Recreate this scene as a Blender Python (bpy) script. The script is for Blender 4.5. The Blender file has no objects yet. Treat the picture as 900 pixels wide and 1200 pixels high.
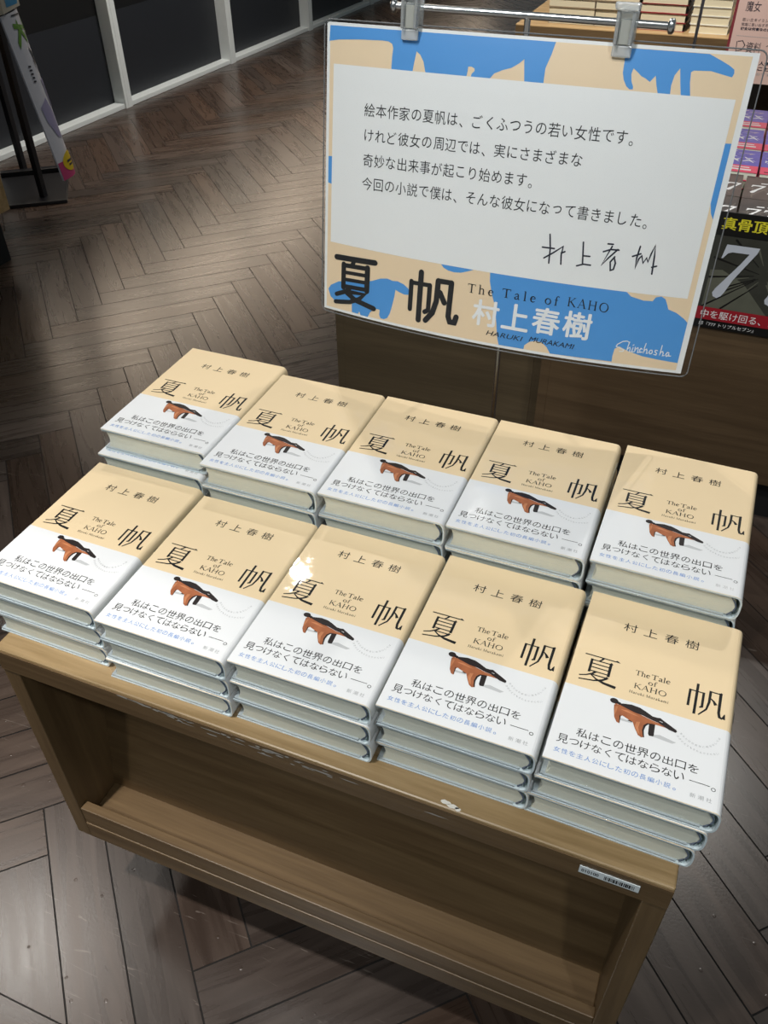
import bpy, bmesh, math, random
from mathutils import Vector, Matrix
random.seed(7)
SCN = bpy.context.scene
COL = SCN.collection

# ------------------------------------------------------------------ camera
cd = bpy.data.cameras.new('camera')
cd.sensor_fit = 'HORIZONTAL'; cd.sensor_width = 36.0
cd.lens = 994.46 / 900 * 36.0
cd.clip_start = 0.02; cd.clip_end = 60
cam = bpy.data.objects.new('camera', cd)
COL.objects.link(cam)
RT = Vector((0.9271, 0.3746, -0.0097)); UP = Vector((-0.2354, 0.6024, 0.7627)); FW = Vector((-0.2916, 0.7048, -0.6467))
m = Matrix.Identity(4)
for i in range(3):
    m[i][0] = RT[i]; m[i][1] = UP[i]; m[i][2] = -FW[i]
m[0][3], m[1][3], m[2][3] = 0.2444, -0.4889, 1.1752
cam.matrix_world = m
SCN.camera = cam

# ------------------------------------------------------------------ light and exposure
w = bpy.data.worlds.new('world'); SCN.world = w; w.use_nodes = True
w.node_tree.nodes['Background'].inputs[0].default_value = (0.80, 0.95, 1.0, 1)
w.node_tree.nodes['Background'].inputs[1].default_value = 0.12
SCN.view_settings.view_transform = 'Standard'
SCN.view_settings.look = 'None'
SCN.view_settings.exposure = 0.0
SCN.view_settings.gamma = 1.0
SCN.view_settings.use_curve_mapping = False


def spot(name, loc, target, power, angle, blend, radius, color=(1, 0.95, 0.88)):
    l = bpy.data.lights.new(name, 'SPOT')
    l.energy = power; l.spot_size = math.radians(angle); l.spot_blend = blend
    l.shadow_soft_size = radius; l.color = color
    o = bpy.data.objects.new(name, l); COL.objects.link(o)
    o.location = loc
    o.rotation_euler = (Vector(target) - Vector(loc)).to_track_quat('-Z', 'Y').to_euler()
    return o


spot('ceiling_or_fill_spot', (0.62, 2.35, 2.80), (0.15, 0.15, 0.55), 66, 50, 0.6, 0.018)
spot('ceiling_or_fill_spot', (-1.22, 2.00, 2.80), (-0.05, 0.05, 0.55), 66, 50, 0.6, 0.018)
spot('ceiling_or_fill_spot', (-0.42, -0.62, 2.85), (-0.05, 0.0, 0.4), 94, 80, 0.8, 0.015, (1, 0.96, 0.91))
spot('ceiling_or_fill_spot', (-0.85, -1.45, 2.85), (0.0, 0.36, 0.80), 80, 50, 0.9, 0.06, (0.95, 0.99, 1.0))
spot('ceiling_or_fill_spot', (1.15, -1.30, 2.85), (0.1, 0.36, 0.80), 70, 50, 0.9, 0.06, (0.95, 0.99, 1.0))
spot('ceiling_or_fill_spot', (-1.75, 2.5, 2.80), (-1.28, 1.62, 0.0), 60, 24, 0.8, 0.04)  # added light for a bright pool on the aisle floor, no known lamp
spot('ceiling_or_fill_spot', (-1.2, 3.2, 2.80), (-0.98, 2.15, 0.0), 60, 22, 0.8, 0.04)  # added likewise, for the pool farther down the aisle
spot('ceiling_or_fill_spot', (-1.3, 1.5, 2.80), (-1.03, 0.88, 0.0), 60, 9, 0.8, 0.04)  # added narrow beam for a small bright patch of floor
spot('ceiling_or_fill_spot', (0.5, 0.4, 2.85), (0.3, 1.7, 0.5), 120, 50, 0.8, 0.05)
spot('ceiling_or_fill_spot', (-0.2, 1.6, 2.85), (-0.2, 3.1, 0.5), 330, 55, 0.8, 0.05)
spot('ceiling_or_fill_spot', (-1.2, 3.4, 2.80), (-2.6, 3.4, 0.2), 270, 75, 0.9, 0.05)
spot('ceiling_or_fill_spot', (-1.90, 0.42, 2.80), (-0.72, -0.28, 0.0), 62, 26, 0.9, 0.16)
spot('ceiling_or_fill_spot', (-0.45, -0.66, 2.85), (-0.38, -0.46, 0.0), 180, 30, 0.9, 0.02, (1, 0.94, 0.88))  # added fill, aimed down to brighten the floor in front of the cart


# ------------------------------------------------------------------ helpers
def tag(o, label, cat, group=None, kind=None):
    if label: o['label'] = label
    if cat: o['category'] = cat
    if group: o['group'] = group
    if kind: o['kind'] = kind
    return o


def empty(name, loc=(0, 0, 0), rotz=0.0):
    o = bpy.data.objects.new(name, None); COL.objects.link(o)
    o.empty_display_size = 0.05
    o.location = loc; o.rotation_euler = (0, 0, rotz)
    return o


class MB:
    """collects vertices, faces and material slots of one mesh"""
    def __init__(s):
        s.v = []; s.f = []; s.mi = []; s.smooth = []

    def add(s, v, f, mi=0, sm=False):
        n = len(s.v)
        s.v += [tuple(p) for p in v]
        for q in f:
            s.f.append([n + i for i in q]); s.mi.append(mi); s.smooth.append(sm)

    def box(s, x0, x1, y0, y1, z0, z1, mi=0):
        v = [(x, y, z) for z in (z0, z1) for y in (y0, y1) for x in (x0, x1)]
        s.add(v, [(0, 2, 3, 1), (4, 5, 7, 6), (0, 1, 5, 4), (2, 6, 7, 3), (0, 4, 6, 2), (1, 3, 7, 5)], mi)

    def prism_y(s, prof, y0, y1, mi=0, sm=False, caps=True):
        """profile of (x, z) points swept along y"""
        n = len(prof)
        v = [(x, y0, z) for x, z in prof] + [(x, y1, z) for x, z in prof]
        f = [(i, (i + 1) % n, n + (i + 1) % n, n + i) for i in range(n)]
        s.add(v, f, mi, sm)
        if caps:
            s.add(v, [tuple(range(n - 1, -1, -1)), tuple(range(n, 2 * n))], mi, False)

    def prism_x(s, prof, x0, x1, mi=0):
        n = len(prof)
        v = [(x0, y, z) for y, z in prof] + [(x1, y, z) for y, z in prof]
        f = [(i, n + i, n + (i + 1) % n, (i + 1) % n) for i in range(n)]
        f += [tuple(range(n)), tuple(range(2 * n - 1, n - 1, -1))]
        s.add(v, f, mi)

    def tube(s, pts, r, seg=12, mi=0, caps=True):
        pts = [Vector(p) for p in pts]
        rs = r if isinstance(r, (list, tuple)) else [r] * len(pts)
        rings = []
        for i, p in enumerate(pts):
            a = pts[max(i - 1, 0)]; b = pts[min(i + 1, len(pts) - 1)]
            d = (b - a).normalized()
            ref = Vector((0, 0, 1)) if abs(d.z) < 0.9 else Vector((1, 0, 0))
            u = d.cross(ref).normalized(); vv = d.cross(u)
            rings.append([p + rs[i] * (math.cos(t) * u + math.sin(t) * vv) for t in [2 * math.pi * k / seg for k in range(seg)]])
        v = [q for r_ in rings for q in r_]
        f = []
        for i in range(len(pts) - 1):
            for k in range(seg):
                f.append((i * seg + k, i * seg + (k + 1) % seg, (i + 1) * seg + (k + 1) % seg, (i + 1) * seg + k))
        s.add(v, f, mi, True)
        if caps:
            s.add(v, [tuple(range(seg)), tuple(range(len(v) - 1, len(v) - 1 - seg, -1))], mi)

    def build(s, name, mats, parent=None, bevel=0, bseg=2, fix=True):
        me = bpy.data.meshes.new(name)
        me.from_pydata(s.v, [], s.f)
        mats = mats if isinstance(mats, (list, tuple)) else [mats]
        for m_ in mats: me.materials.append(m_)
        me.polygons.foreach_set('material_index', s.mi)
        me.polygons.foreach_set('use_smooth', s.smooth)
        if fix:
            bm = bmesh.new(); bm.from_mesh(me)
            bmesh.ops.recalc_face_normals(bm, faces=bm.faces[:]); bm.to_mesh(me); bm.free()
        me.update()
        o = bpy.data.objects.new(name, me); COL.objects.link(o)
        if parent: o.parent = parent
        if bevel:
            md = o.modifiers.new('bevel', 'BEVEL'); md.width = bevel; md.segments = bseg; md.limit_method = 'ANGLE'
        return o


# ---- flat artwork: everything is (points, faces) in 2-D
class Art:
    def __init__(s): s.v = []; s.f = []; s.mi = []; s.l = []

    def poly(s, pts, mi, lift):
        n = len(s.v); s.v += [(p[0], p[1]) for p in pts]
        s.f.append(list(range(n, n + len(pts)))); s.mi.append(mi); s.l.append(lift)

    def rect(s, x0, x1, y0, y1, mi, lift): s.poly([(x0, y0), (x1, y0), (x1, y1), (x0, y1)], mi, lift)

    def mesh(s, v, f, mi, lift):
        n = len(s.v); s.v += [(p[0], p[1]) for p in v]
        for q in f: s.f.append([n + i for i in q]); s.mi.append(mi); s.l.append(lift)

    def stroke(s, pts, w, mi, lift, cap=False):
        """ribbon along pts; w = width or list of widths"""
        ws = list(w) if isinstance(w, (list, tuple)) else [w] * len(pts)
        if len(ws) < len(pts):
            ws = [ws[0] + (ws[-1] - ws[0]) * i / (len(pts) - 1) for i in range(len(pts))]
        P = [Vector((p[0], p[1])) for p in pts]
        L = []; R = []
        for i, p in enumerate(P):
            d1 = (p - P[i - 1]).normalized() if i > 0 else None
            d2 = (P[i + 1] - p).normalized() if i < len(P) - 1 else None
            d1 = d1 or d2; d2 = d2 or d1
            n1 = Vector((-d1.y, d1.x)); n2 = Vector((-d2.y, d2.x))
            n = n1 + n2
            if n.length < 1e-6: n = n1
            n.normalize(); k = min(1.0 / max(n.dot(n1), 0.5), 1.6)
            L.append(p + n * ws[i] / 2 * k); R.append(p - n * ws[i] / 2 * k)
        N = len(P)
        s.mesh(L + R, [(i, N + i, N + i + 1, i + 1) for i in range(N - 1)], mi, lift)
        if cap:
            for p, ww in ((P[0], ws[0]), (P[-1], ws[-1])):
                s.poly([(p.x + ww / 2 * math.cos(t), p.y + ww / 2 * math.sin(t)) for t in [k * math.pi / 5 for k in range(10)]], mi, lift)


_tx = {}


def text2d(txt, off=0.0, shear=0.0):
    """outlines of a string, filled; returned as 2-D vertices, faces and bounding box"""
    key = (txt, off, shear)
    if key in _tx: return _tx[key]
    c = bpy.data.curves.new('lettering', 'FONT')
    c.body = txt; c.size = 1.0; c.resolution_u = 3; c.fill_mode = 'FRONT'; c.offset = off; c.shear = shear
    o = bpy.data.objects.new('lettering', c); COL.objects.link(o)
    dg = bpy.context.evaluated_depsgraph_get()
    me = o.evaluated_get(dg).to_mesh()
    v = [(p.co.x, p.co.y) for p in me.vertices]; f = [list(p.vertices) for p in me.polygons]
    o.evaluated_get(dg).to_mesh_clear()
    bpy.data.objects.remove(o); bpy.data.curves.remove(c)
    if not v: v = [(0, 0), (1, 0), (1, 1)]; f = [[0, 1, 2]]
    bb = (min(p[0] for p in v), max(p[0] for p in v), min(p[1] for p in v), max(p[1] for p in v))
    _tx[key] = (v, f, bb)
    return _tx[key]


def put_text(art, txt, x0, x1, y0, y1, mi, lift, off=0.0, shear=0.0, rot=0.0):
    """fit a string into a rectangle (rot turns it about the rectangle's centre)"""
    v, f, bb = text2d(txt, off, shear)
    sx = (x1 - x0) / max(bb[1] - bb[0], 1e-6); sy = (y1 - y0) / max(bb[3] - bb[2], 1e-6)
    q = [(x0 + (p[0] - bb[0]) * sx, y0 + (p[1] - bb[2]) * sy) for p in v]
    if rot:
        cx, cy = (x0 + x1) / 2, (y0 + y1) / 2; c, s_ = math.cos(rot), math.sin(rot)
        q = [(cx + (a - cx) * c - (b - cy) * s_, cy + (a - cx) * s_ + (b - cy) * c) for a, b in q]
    art.mesh(q, f, mi, lift)


# kanji in a light Ming style: thin level strokes, thick uprights; unit square
XIA = [([(.04, .945), (.84, .945)], .03), ([(.80, .93), (.97, .93), (.88, 1.0)], 'p'),
       ([(.53, .94), (.49, .86), (.43, .79)], [.055, .045, .03]),
       ([(.245, .82), (.245, .31)], .062), ([(.745, .80), (.745, .31)], .068), ([(.70, .80), (.75, .86), (.81, .79)], 'p'),
       ([(.24, .79), (.75, .79)], .028), ([(.24, .655), (.75, .655)], .026), ([(.24, .52), (.75, .52)], .026), ([(.24, .375), (.75, .375)], .03),
       ([(.42, .375), (.34, .27), (.20, .17), (.03, .10)], [.055, .05, .035, .015]),
       ([(.33, .245), (.70, .245)], .028), ([(.66, .235), (.72, .30), (.79, .245)], 'p'),
       ([(.735, .245), (.62, .13), (.42, .04), (.04, -.03)], [.062, .055, .04, .012]),
       ([(.30, .245), (.46, .12), (.66, .045), (.99, .0)], [.02, .04, .07, .085])]
FAN = [([(.085, .74), (.085, .16)], .058), ([(.085, .715), (.42, .715)], .028), ([(.42, .74), (.42, .24), (.36, .20)], [.058, .058, .03]),
       ([(.255, .99), (.255, -.06)], .062),
       ([(.58, .86), (.575, .46), (.53, .20), (.36, -.05)], [.062, .058, .045, .012]),
       ([(.58, .835), (.83, .835)], .03), ([(.83, .87), (.83, .20), (.86, .06), (.93, .03)], [.07, .064, .062, .05]), ([(.90, .035), (1.0, .02), (.985, .20), (.965, .20)], 'p'),
       ([(.79, .83), (.84, .895), (.88, .85)], 'p'),
       ([(.605, .60), (.68, .53), (.74, .42)], [.02, .05, .085])]
# the same two characters in a heavy round gothic
XIAB = [([(.05, .93), (.95, .93)], .105), ([(.47, .92), (.42, .80)], .085), ([(.22, .80), (.22, .30)], .095), ([(.78, .80), (.78, .30)], .105),
        ([(.22, .78), (.78, .78)], .085), ([(.22, .63), (.78, .63)], .07), ([(.22, .48), (.78, .48)], .07), ([(.22, .33), (.78, .33)], .08),
        ([(.40, .33), (.28, .22), (.06, .13)], .085), ([(.36, .22), (.72, .22), (.60, .10), (.38, .0), (.04, -.04)], .085), ([(.30, .20), (.50, .07), (.96, -.05)], .10)]
FANB = [([(.07, .76), (.07, .16)], .085), ([(.07, .735), (.44, .735)], .075), ([(.44, .735), (.44, .20), (.37, .15)], .085), ([(.255, .98), (.255, -.05)], .10),
        ([(.60, .86), (.59, .42), (.53, .16), (.40, -.03)], .10), ([(.60, .86), (.86, .86)], .09), ([(.86, .86), (.85, .14), (.89, .03), (.98, .03), (1.01, .16)], .10),
        ([(.65, .62), (.75, .42)], .10)]


def put_glyph(art, g, x0, x1, y0, y1, mi, lift, cap=False, bold=1.0, thin=0.0):
    sx = x1 - x0; sy = y1 - y0; k = (sx + sy) / 2
    for i, (pts, w_) in enumerate(g):
        P = [(x0 + a * sx, y0 + b * sy) for a, b in pts]
        if w_ == 'p': art.poly(P, mi, lift)
        else: art.stroke(P, [max(t * k * bold, thin) for t in w_] if isinstance(w_, list) else max(w_ * k * bold, thin), mi, lift, cap)


def ring(cx, cy, rx, ry):
    pts = []; ws = []
    for k in range(17):
        t = 2 * math.pi * k / 16
        pts.append((cx + rx * math.cos(t), cy + ry * math.sin(t))); ws.append(.05 + .075 * abs(math.cos(t + .25)))
    return pts, ws


def srf(x, y, w_=.26): return ([(x - w_ / 2, y), (x + w_ / 2, y)], .045)


SERIF = {
    'T': (.86, [([(.43, 0), (.43, .98)], .125), ([(.03, .965), (.83, .965)], .06), ([(.05, .99), (.04, .78)], [.07, .03]), ([(.81, .99), (.82, .78)], [.07, .03]), srf(.43, .022, .34)]),
    'h': (.70, [([(.15, 0), (.15, 1.06)], .115), ([(.15, .48), (.26, .62), (.40, .66), (.51, .58), (.53, .42), (.53, 0)], [.04, .06, .08, .1, .11, .11]), srf(.15, .02), srf(.53, .02), ([(.04, 1.04), (.16, 1.06)], .05)]),
    'e': (.60, [([(.10, .37), (.52, .40)], .045), ([(.51, .40), (.47, .57), (.32, .66), (.15, .56), (.09, .33), (.16, .10), (.33, .015), (.52, .13)], [.09, .08, .06, .11, .13, .11, .08, .035])]),
    'a': (.60, [([(.11, .50), (.20, .62), (.34, .65), (.42, .54), (.42, .12), (.48, .03), (.57, .05)], [.09, .06, .07, .11, .11, .08, .04]), ([(.42, .40), (.22, .31), (.10, .18), (.16, .04), (.29, .04), (.42, .15)], [.05, .06, .1, .11, .07, .05])]),
    'l': (.34, [([(.17, 0), (.17, 1.06)], .115), srf(.17, .02), ([(.06, 1.04), (.18, 1.06)], .05)]),
    'o': (.68, [ring(.34, .33, .26, .32)]),
    'f': (.44, [([(.46, .94), (.40, 1.05), (.29, 1.03), (.21, .88), (.20, 0)], [.1, .07, .06, .1, .115]), ([(.05, .62), (.40, .62)], .05), srf(.20, .02)]),
    'K': (.92, [([(.18, 0), (.18, 1)], .125), ([(.76, .98), (.20, .42)], .05), ([(.36, .56), (.83, .02)], .13), srf(.18, .02), srf(.18, .98), srf(.82, .02, .24), srf(.74, .98, .24)]),
    'A': (.92, [([(.10, .02), (.45, .98)], .05), ([(.45, 1.02), (.80, .02)], .13), ([(.22, .35), (.68, .35)], .045), srf(.10, .02, .22), srf(.80, .02, .26)]),
    'H': (1.0, [([(.19, 0), (.19, 1)], .125), ([(.80, 0), (.80, 1)], .125), ([(.19, .52), (.80, .52)], .05), srf(.19, .02), srf(.19, .98), srf(.80, .02), srf(.80, .98)]),
    'O': (1.04, [ring(.52, .5, .42, .49)]),
    'M': (1.2, [([(.17, 0), (.17, 1)], .055), ([(1.0, 0), (1.0, 1)], .125), ([(.17, 1), (.58, .08)], .12), ([(.58, .06), (1.0, 1)], .05), srf(.17, .02), srf(.12, .98, .2), srf(1.0, .02), srf(1.03, .98, .2)]),
    'r': (.48, [([(.16, 0), (.16, .66)], .115), ([(.16, .44), (.28, .62), (.44, .62)], [.04, .07, .1]), srf(.16, .02)]),
    'u': (.70, [([(.15, .66), (.15, .18), (.24, .04), (.38, .04), (.53, .18)], [.115, .115, .09, .06, .04]), ([(.53, .66), (.53, 0)], .115)]),
    'k': (.68, [([(.16, 0), (.16, 1.06)], .115), ([(.54, .64), (.18, .30)], .05), ([(.30, .40), (.60, .02)], .12), srf(.16, .02)]),
    'i': (.34, [([(.17, 0), (.17, .66)], .115), srf(.17, .02), ([(.17, .82), (.17, .95)], .13)]),
    'm': (1.04, [([(.15, 0), (.15, .66)], .11), ([(.15, .46), (.28, .64), (.42, .62), (.48, .45), (.48, 0)], [.04, .06, .1, .11, .11]), ([(.48, .46), (.62, .64), (.76, .62), (.83, .45), (.83, 0)], [.04, .06, .1, .11, .11])]),
    ' ': (.34, []),
}


def put_serif(art, txt, x0, x1, y0, cap, mi, lift, track=0.0, boost=1.0):
    tot = sum(SERIF[c][0] + track for c in txt) - track
    sx = (x1 - x0) / tot; x = x0
    for c in txt:
        adv, st = SERIF[c]
        for pts, w_ in st:
            P = [(x + a * sx, y0 + b * cap) for a, b in pts]; k = (sx + cap) / 2 * boost
            art.stroke(P, [t * k for t in w_] if isinstance(w_, list) else w_ * k, mi, lift)
        x += (adv + track) * sx


# ------------------------------------------------------------------ materials
def mat(name):
    m_ = bpy.data.materials.new(name); m_.use_nodes = True
    nt = m_.node_tree
    return m_, nt, nt.nodes['Principled BSDF']


def N(nt, typ, **kw):
    n = nt.nodes.new(typ)
    for k, v in kw.items(): setattr(n, k, v)
    return n


def plain(name, col, rough=0.5, metal=0.0, spec=0.5, noise=0.06, scale=40.0, coat=0.0, coatr=0.08, film=0.0):
    """one colour with slight mottling; film > 0 gives the wrinkled clear wrap over it"""
    m_, nt, b = mat(name)
    b.inputs['Roughness'].default_value = rough; b.inputs['Metallic'].default_value = metal
    b.inputs['Specular IOR Level'].default_value = spec
    tc = N(nt, 'ShaderNodeTexCoord'); no = N(nt, 'ShaderNodeTexNoise')
    no.inputs['Scale'].default_value = scale; no.inputs['Detail'].default_value = 4
    nt.links.new(tc.outputs['Object'], no.inputs['Vector'])
    mx = N(nt, 'ShaderNodeMix', data_type='RGBA')
    mx.inputs[6].default_value = (*[c * (1 - noise) for c in col], 1); mx.inputs[7].default_value = (*[min(c * (1 + noise), 1) for c in col], 1)
    nt.links.new(no.outputs['Fac'], mx.inputs[0]); nt.links.new(mx.outputs[2], b.inputs['Base Color'])
    b.inputs['Coat Weight'].default_value = coat; b.inputs['Coat Roughness'].default_value = coatr
    if film:
        oi = N(nt, 'ShaderNodeObjectInfo'); vm = N(nt, 'ShaderNodeVectorMath', operation='ADD')
        ml = N(nt, 'ShaderNodeVectorMath', operation='SCALE'); ml.inputs['Scale'].default_value = 7.0
        cx = N(nt, 'ShaderNodeCombineXYZ')
        for k in range(3): nt.links.new(oi.outputs['Random'], cx.inputs[k])
        nt.links.new(cx.outputs[0], ml.inputs[0]); nt.links.new(tc.outputs['Object'], vm.inputs[0]); nt.links.new(ml.outputs[0], vm.inputs[1])
        n1 = N(nt, 'ShaderNodeTexNoise'); n1.inputs['Scale'].default_value = 16; n1.inputs['Detail'].default_value = 2.5; n1.inputs['Distortion'].default_value = 1.4
        n2 = N(nt, 'ShaderNodeTexNoise'); n2.inputs['Scale'].default_value = 130; n2.inputs['Detail'].default_value = 3
        nt.links.new(vm.outputs[0], n1.inputs['Vector']); nt.links.new(vm.outputs[0], n2.inputs['Vector'])
        ad = N(nt, 'ShaderNodeMath', operation='MULTIPLY_ADD'); ad.inputs[1].default_value = 0.16
        nt.links.new(n2.outputs['Fac'], ad.inputs[0]); nt.links.new(n1.outputs['Fac'], ad.inputs[2])
        bp = N(nt, 'ShaderNodeBump'); bp.inputs['Strength'].default_value = film; bp.inputs['Distance'].default_value = 0.004
        nt.links.new(ad.outputs[0], bp.inputs['Height']); nt.links.new(bp.outputs['Normal'], b.inputs['Coat Normal'])
    return m_


def wood(name, dark, light, rough=0.4, axis='X', scale=1.0, coat=0.0, rndcol=False):
    """long fine grain along the given axis of the object"""
    m_, nt, b = mat(name)
    tc = N(nt, 'ShaderNodeTexCoord'); mp = N(nt, 'ShaderNodeMapping')
    k = {'X': (2.2, 40, 40), 'Y': (40, 2.2, 40), 'Z': (40, 40, 2.2)}[axis]
    mp.inputs['Scale'].default_value = [a * scale for a in k]
    nt.links.new(tc.outputs['Object'], mp.inputs['Vector'])
    n1 = N(nt, 'ShaderNodeTexNoise'); n1.inputs['Scale'].default_value = 1.0; n1.inputs['Detail'].default_value = 6; n1.inputs['Distortion'].default_value = 0.6
    nt.links.new(mp.outputs[0], n1.inputs['Vector'])
    n2 = N(nt, 'ShaderNodeTexNoise'); n2.inputs['Scale'].default_value = 7.0; n2.inputs['Detail'].default_value = 4
    nt.links.new(mp.outputs[0], n2.inputs['Vector'])
    r = N(nt, 'ShaderNodeValToRGB'); r.color_ramp.elements[0].position = 0.30; r.color_ramp.elements[1].position = 0.72
    r.color_ramp.elements[0].color = (*dark, 1); r.color_ramp.elements[1].color = (*light, 1)
    ad = N(nt, 'ShaderNodeMath', operation='MULTIPLY_ADD'); ad.inputs[1].default_value = 0.35; 
    sb = N(nt, 'ShaderNodeMath', operation='SUBTRACT'); sb.inputs[1].default_value = 0.17
    nt.links.new(n2.outputs['Fac'], ad.inputs[0]); nt.links.new(n1.outputs['Fac'], ad.inputs[2])
    nt.links.new(ad.outputs[0], sb.inputs[0]); nt.links.new(sb.outputs[0], r.inputs[0]); nt.links.new(r.outputs[0], b.inputs['Base Color'])
    b.inputs['Roughness'].default_value = rough
    bp = N(nt, 'ShaderNodeBump'); bp.inputs['Strength'].default_value = 0.25; bp.inputs['Distance'].default_value = 0.0006
    nt.links.new(n2.outputs['Fac'], bp.inputs['Height']); nt.links.new(bp.outputs[0], b.inputs['Normal'])
    b.inputs['Coat Weight'].default_value = coat
    return m_


def floor_mat():
    m_, nt, b = mat('dark_parquet')
    uv = N(nt, 'ShaderNodeUVMap'); uv.uv_map = 'plank'
    at = N(nt, 'ShaderNodeAttribute'); at.attribute_name = 'tone'
    sp = N(nt, 'ShaderNodeSeparateColor'); nt.links.new(at.outputs['Color'], sp.inputs[0])
    mp = N(nt, 'ShaderNodeMapping'); mp.inputs['Scale'].default_value = (2.0, 22.0, 1.0)
    nt.links.new(uv.outputs[0], mp.inputs['Vector'])
    n1 = N(nt, 'ShaderNodeTexNoise'); n1.inputs['Scale'].default_value = 2.0; n1.inputs['Detail'].default_value = 7; n1.inputs['Distortion'].default_value = 1.2
    nt.links.new(mp.outputs[0], n1.inputs['Vector'])
    r = N(nt, 'ShaderNodeValToRGB')
    r.color_ramp.elements[0].position = 0.32; r.color_ramp.elements[1].position = 0.70
    r.color_ramp.elements[0].color = (0.043, 0.027, 0.0195, 1); r.color_ramp.elements[1].color = (0.082, 0.055, 0.041, 1)
    nt.links.new(n1.outputs['Fac'], r.inputs[0])
    v1 = N(nt, 'ShaderNodeMapRange'); v1.inputs[3].default_value = 0.62; v1.inputs[4].default_value = 1.22
    nt.links.new(sp.outputs[0], v1.inputs[0])
    hs = N(nt, 'ShaderNodeHueSaturation'); nt.links.new(v1.outputs[0], hs.inputs['Value']); nt.links.new(r.outputs[0], hs.inputs['Color'])
    v2 = N(nt, 'ShaderNodeMapRange'); v2.inputs[3].default_value = 0.70; v2.inputs[4].default_value = 1.15
    nt.links.new(sp.outputs[1], v2.inputs[0]); nt.links.new(v2.outputs[0], hs.inputs['Saturation'])
    # fine scratches and scuffs
    tc = N(nt, 'ShaderNodeTexCoord'); mps = N(nt, 'ShaderNodeMapping'); mps.inputs['Rotation'].default_value = (0, 0, 0.5); mps.inputs['Scale'].default_value = (9, 120, 1)
    nt.links.new(tc.outputs['Object'], mps.inputs['Vector'])
    ns = N(nt, 'ShaderNodeTexNoise'); ns.inputs['Scale'].default_value = 1.0; ns.inputs['Detail'].default_value = 3; ns.inputs['Distortion'].default_value = 2.2
    nt.links.new(mps.outputs[0], ns.inputs['Vector'])
    rs = N(nt, 'ShaderNodeValToRGB'); rs.color_ramp.elements[0].position = 0.685; rs.color_ramp.elements[1].position = 0.72
    nt.links.new(ns.outputs['Fac'], rs.inputs[0])
    vo = N(nt, 'ShaderNodeTexVoronoi'); vo.inputs['Scale'].default_value = 32
    nt.links.new(tc.outputs['Object'], vo.inputs['Vector'])
    rv = N(nt, 'ShaderNodeValToRGB'); rv.color_ramp.elements[0].position = 0.05; rv.color_ramp.elements[1].position = 0.085
    rv.color_ramp.elements[0].color = (1, 1, 1, 1); rv.color_ramp.elements[1].color = (0, 0, 0, 1)
    nt.links.new(vo.outputs['Distance'], rv.inputs[0])
    mxs = N(nt, 'ShaderNodeMix', data_type='RGBA'); mxs.inputs[7].default_value = (0.20, 0.165, 0.14, 1)
    ml = N(nt, 'ShaderNodeMath', operation='MULTIPLY'); ml.inputs[1].default_value = 0.5
    nt.links.new(rs.outputs[0], ml.inputs[0]); nt.links.new(ml.outputs[0], mxs.inputs[0]); nt.links.new(hs.outputs[0], mxs.inputs[6])
    nt.links.new(mxs.outputs[2], b.inputs['Base Color'])
    rr = N(nt, 'ShaderNodeMapRange'); rr.inputs[3].default_value = 0.22; rr.inputs[4].default_value = 0.34
    nt.links.new(n1.outputs['Fac'], rr.inputs[0]); nt.links.new(rr.outputs[0], b.inputs['Roughness'])
    nb = N(nt, 'ShaderNodeTexNoise'); nb.inputs['Scale'].default_value = 260; nb.inputs['Detail'].default_value = 2
    nt.links.new(tc.outputs['Object'], nb.inputs['Vector'])
    ad = N(nt, 'ShaderNodeMath', operation='MULTIPLY_ADD'); ad.inputs[1].default_value = 2.2
    nk = N(nt, 'ShaderNodeMath', operation='MULTIPLY'); nk.inputs[1].default_value = 0.45; nt.links.new(nb.outputs['Fac'], nk.inputs[0])
    nt.links.new(rv.outputs[0], ad.inputs[0]); nt.links.new(nk.outputs[0], ad.inputs[2])
    bp = N(nt, 'ShaderNodeBump'); bp.inputs['Strength'].default_value = 0.22; bp.inputs['Distance'].default_value = 0.0006
    nt.links.new(ad.outputs[0], bp.inputs['Height']); nt.links.new(bp.outputs[0], b.inputs['Normal'])
    b.inputs['Specular IOR Level'].default_value = 0.6
    return m_


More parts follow.
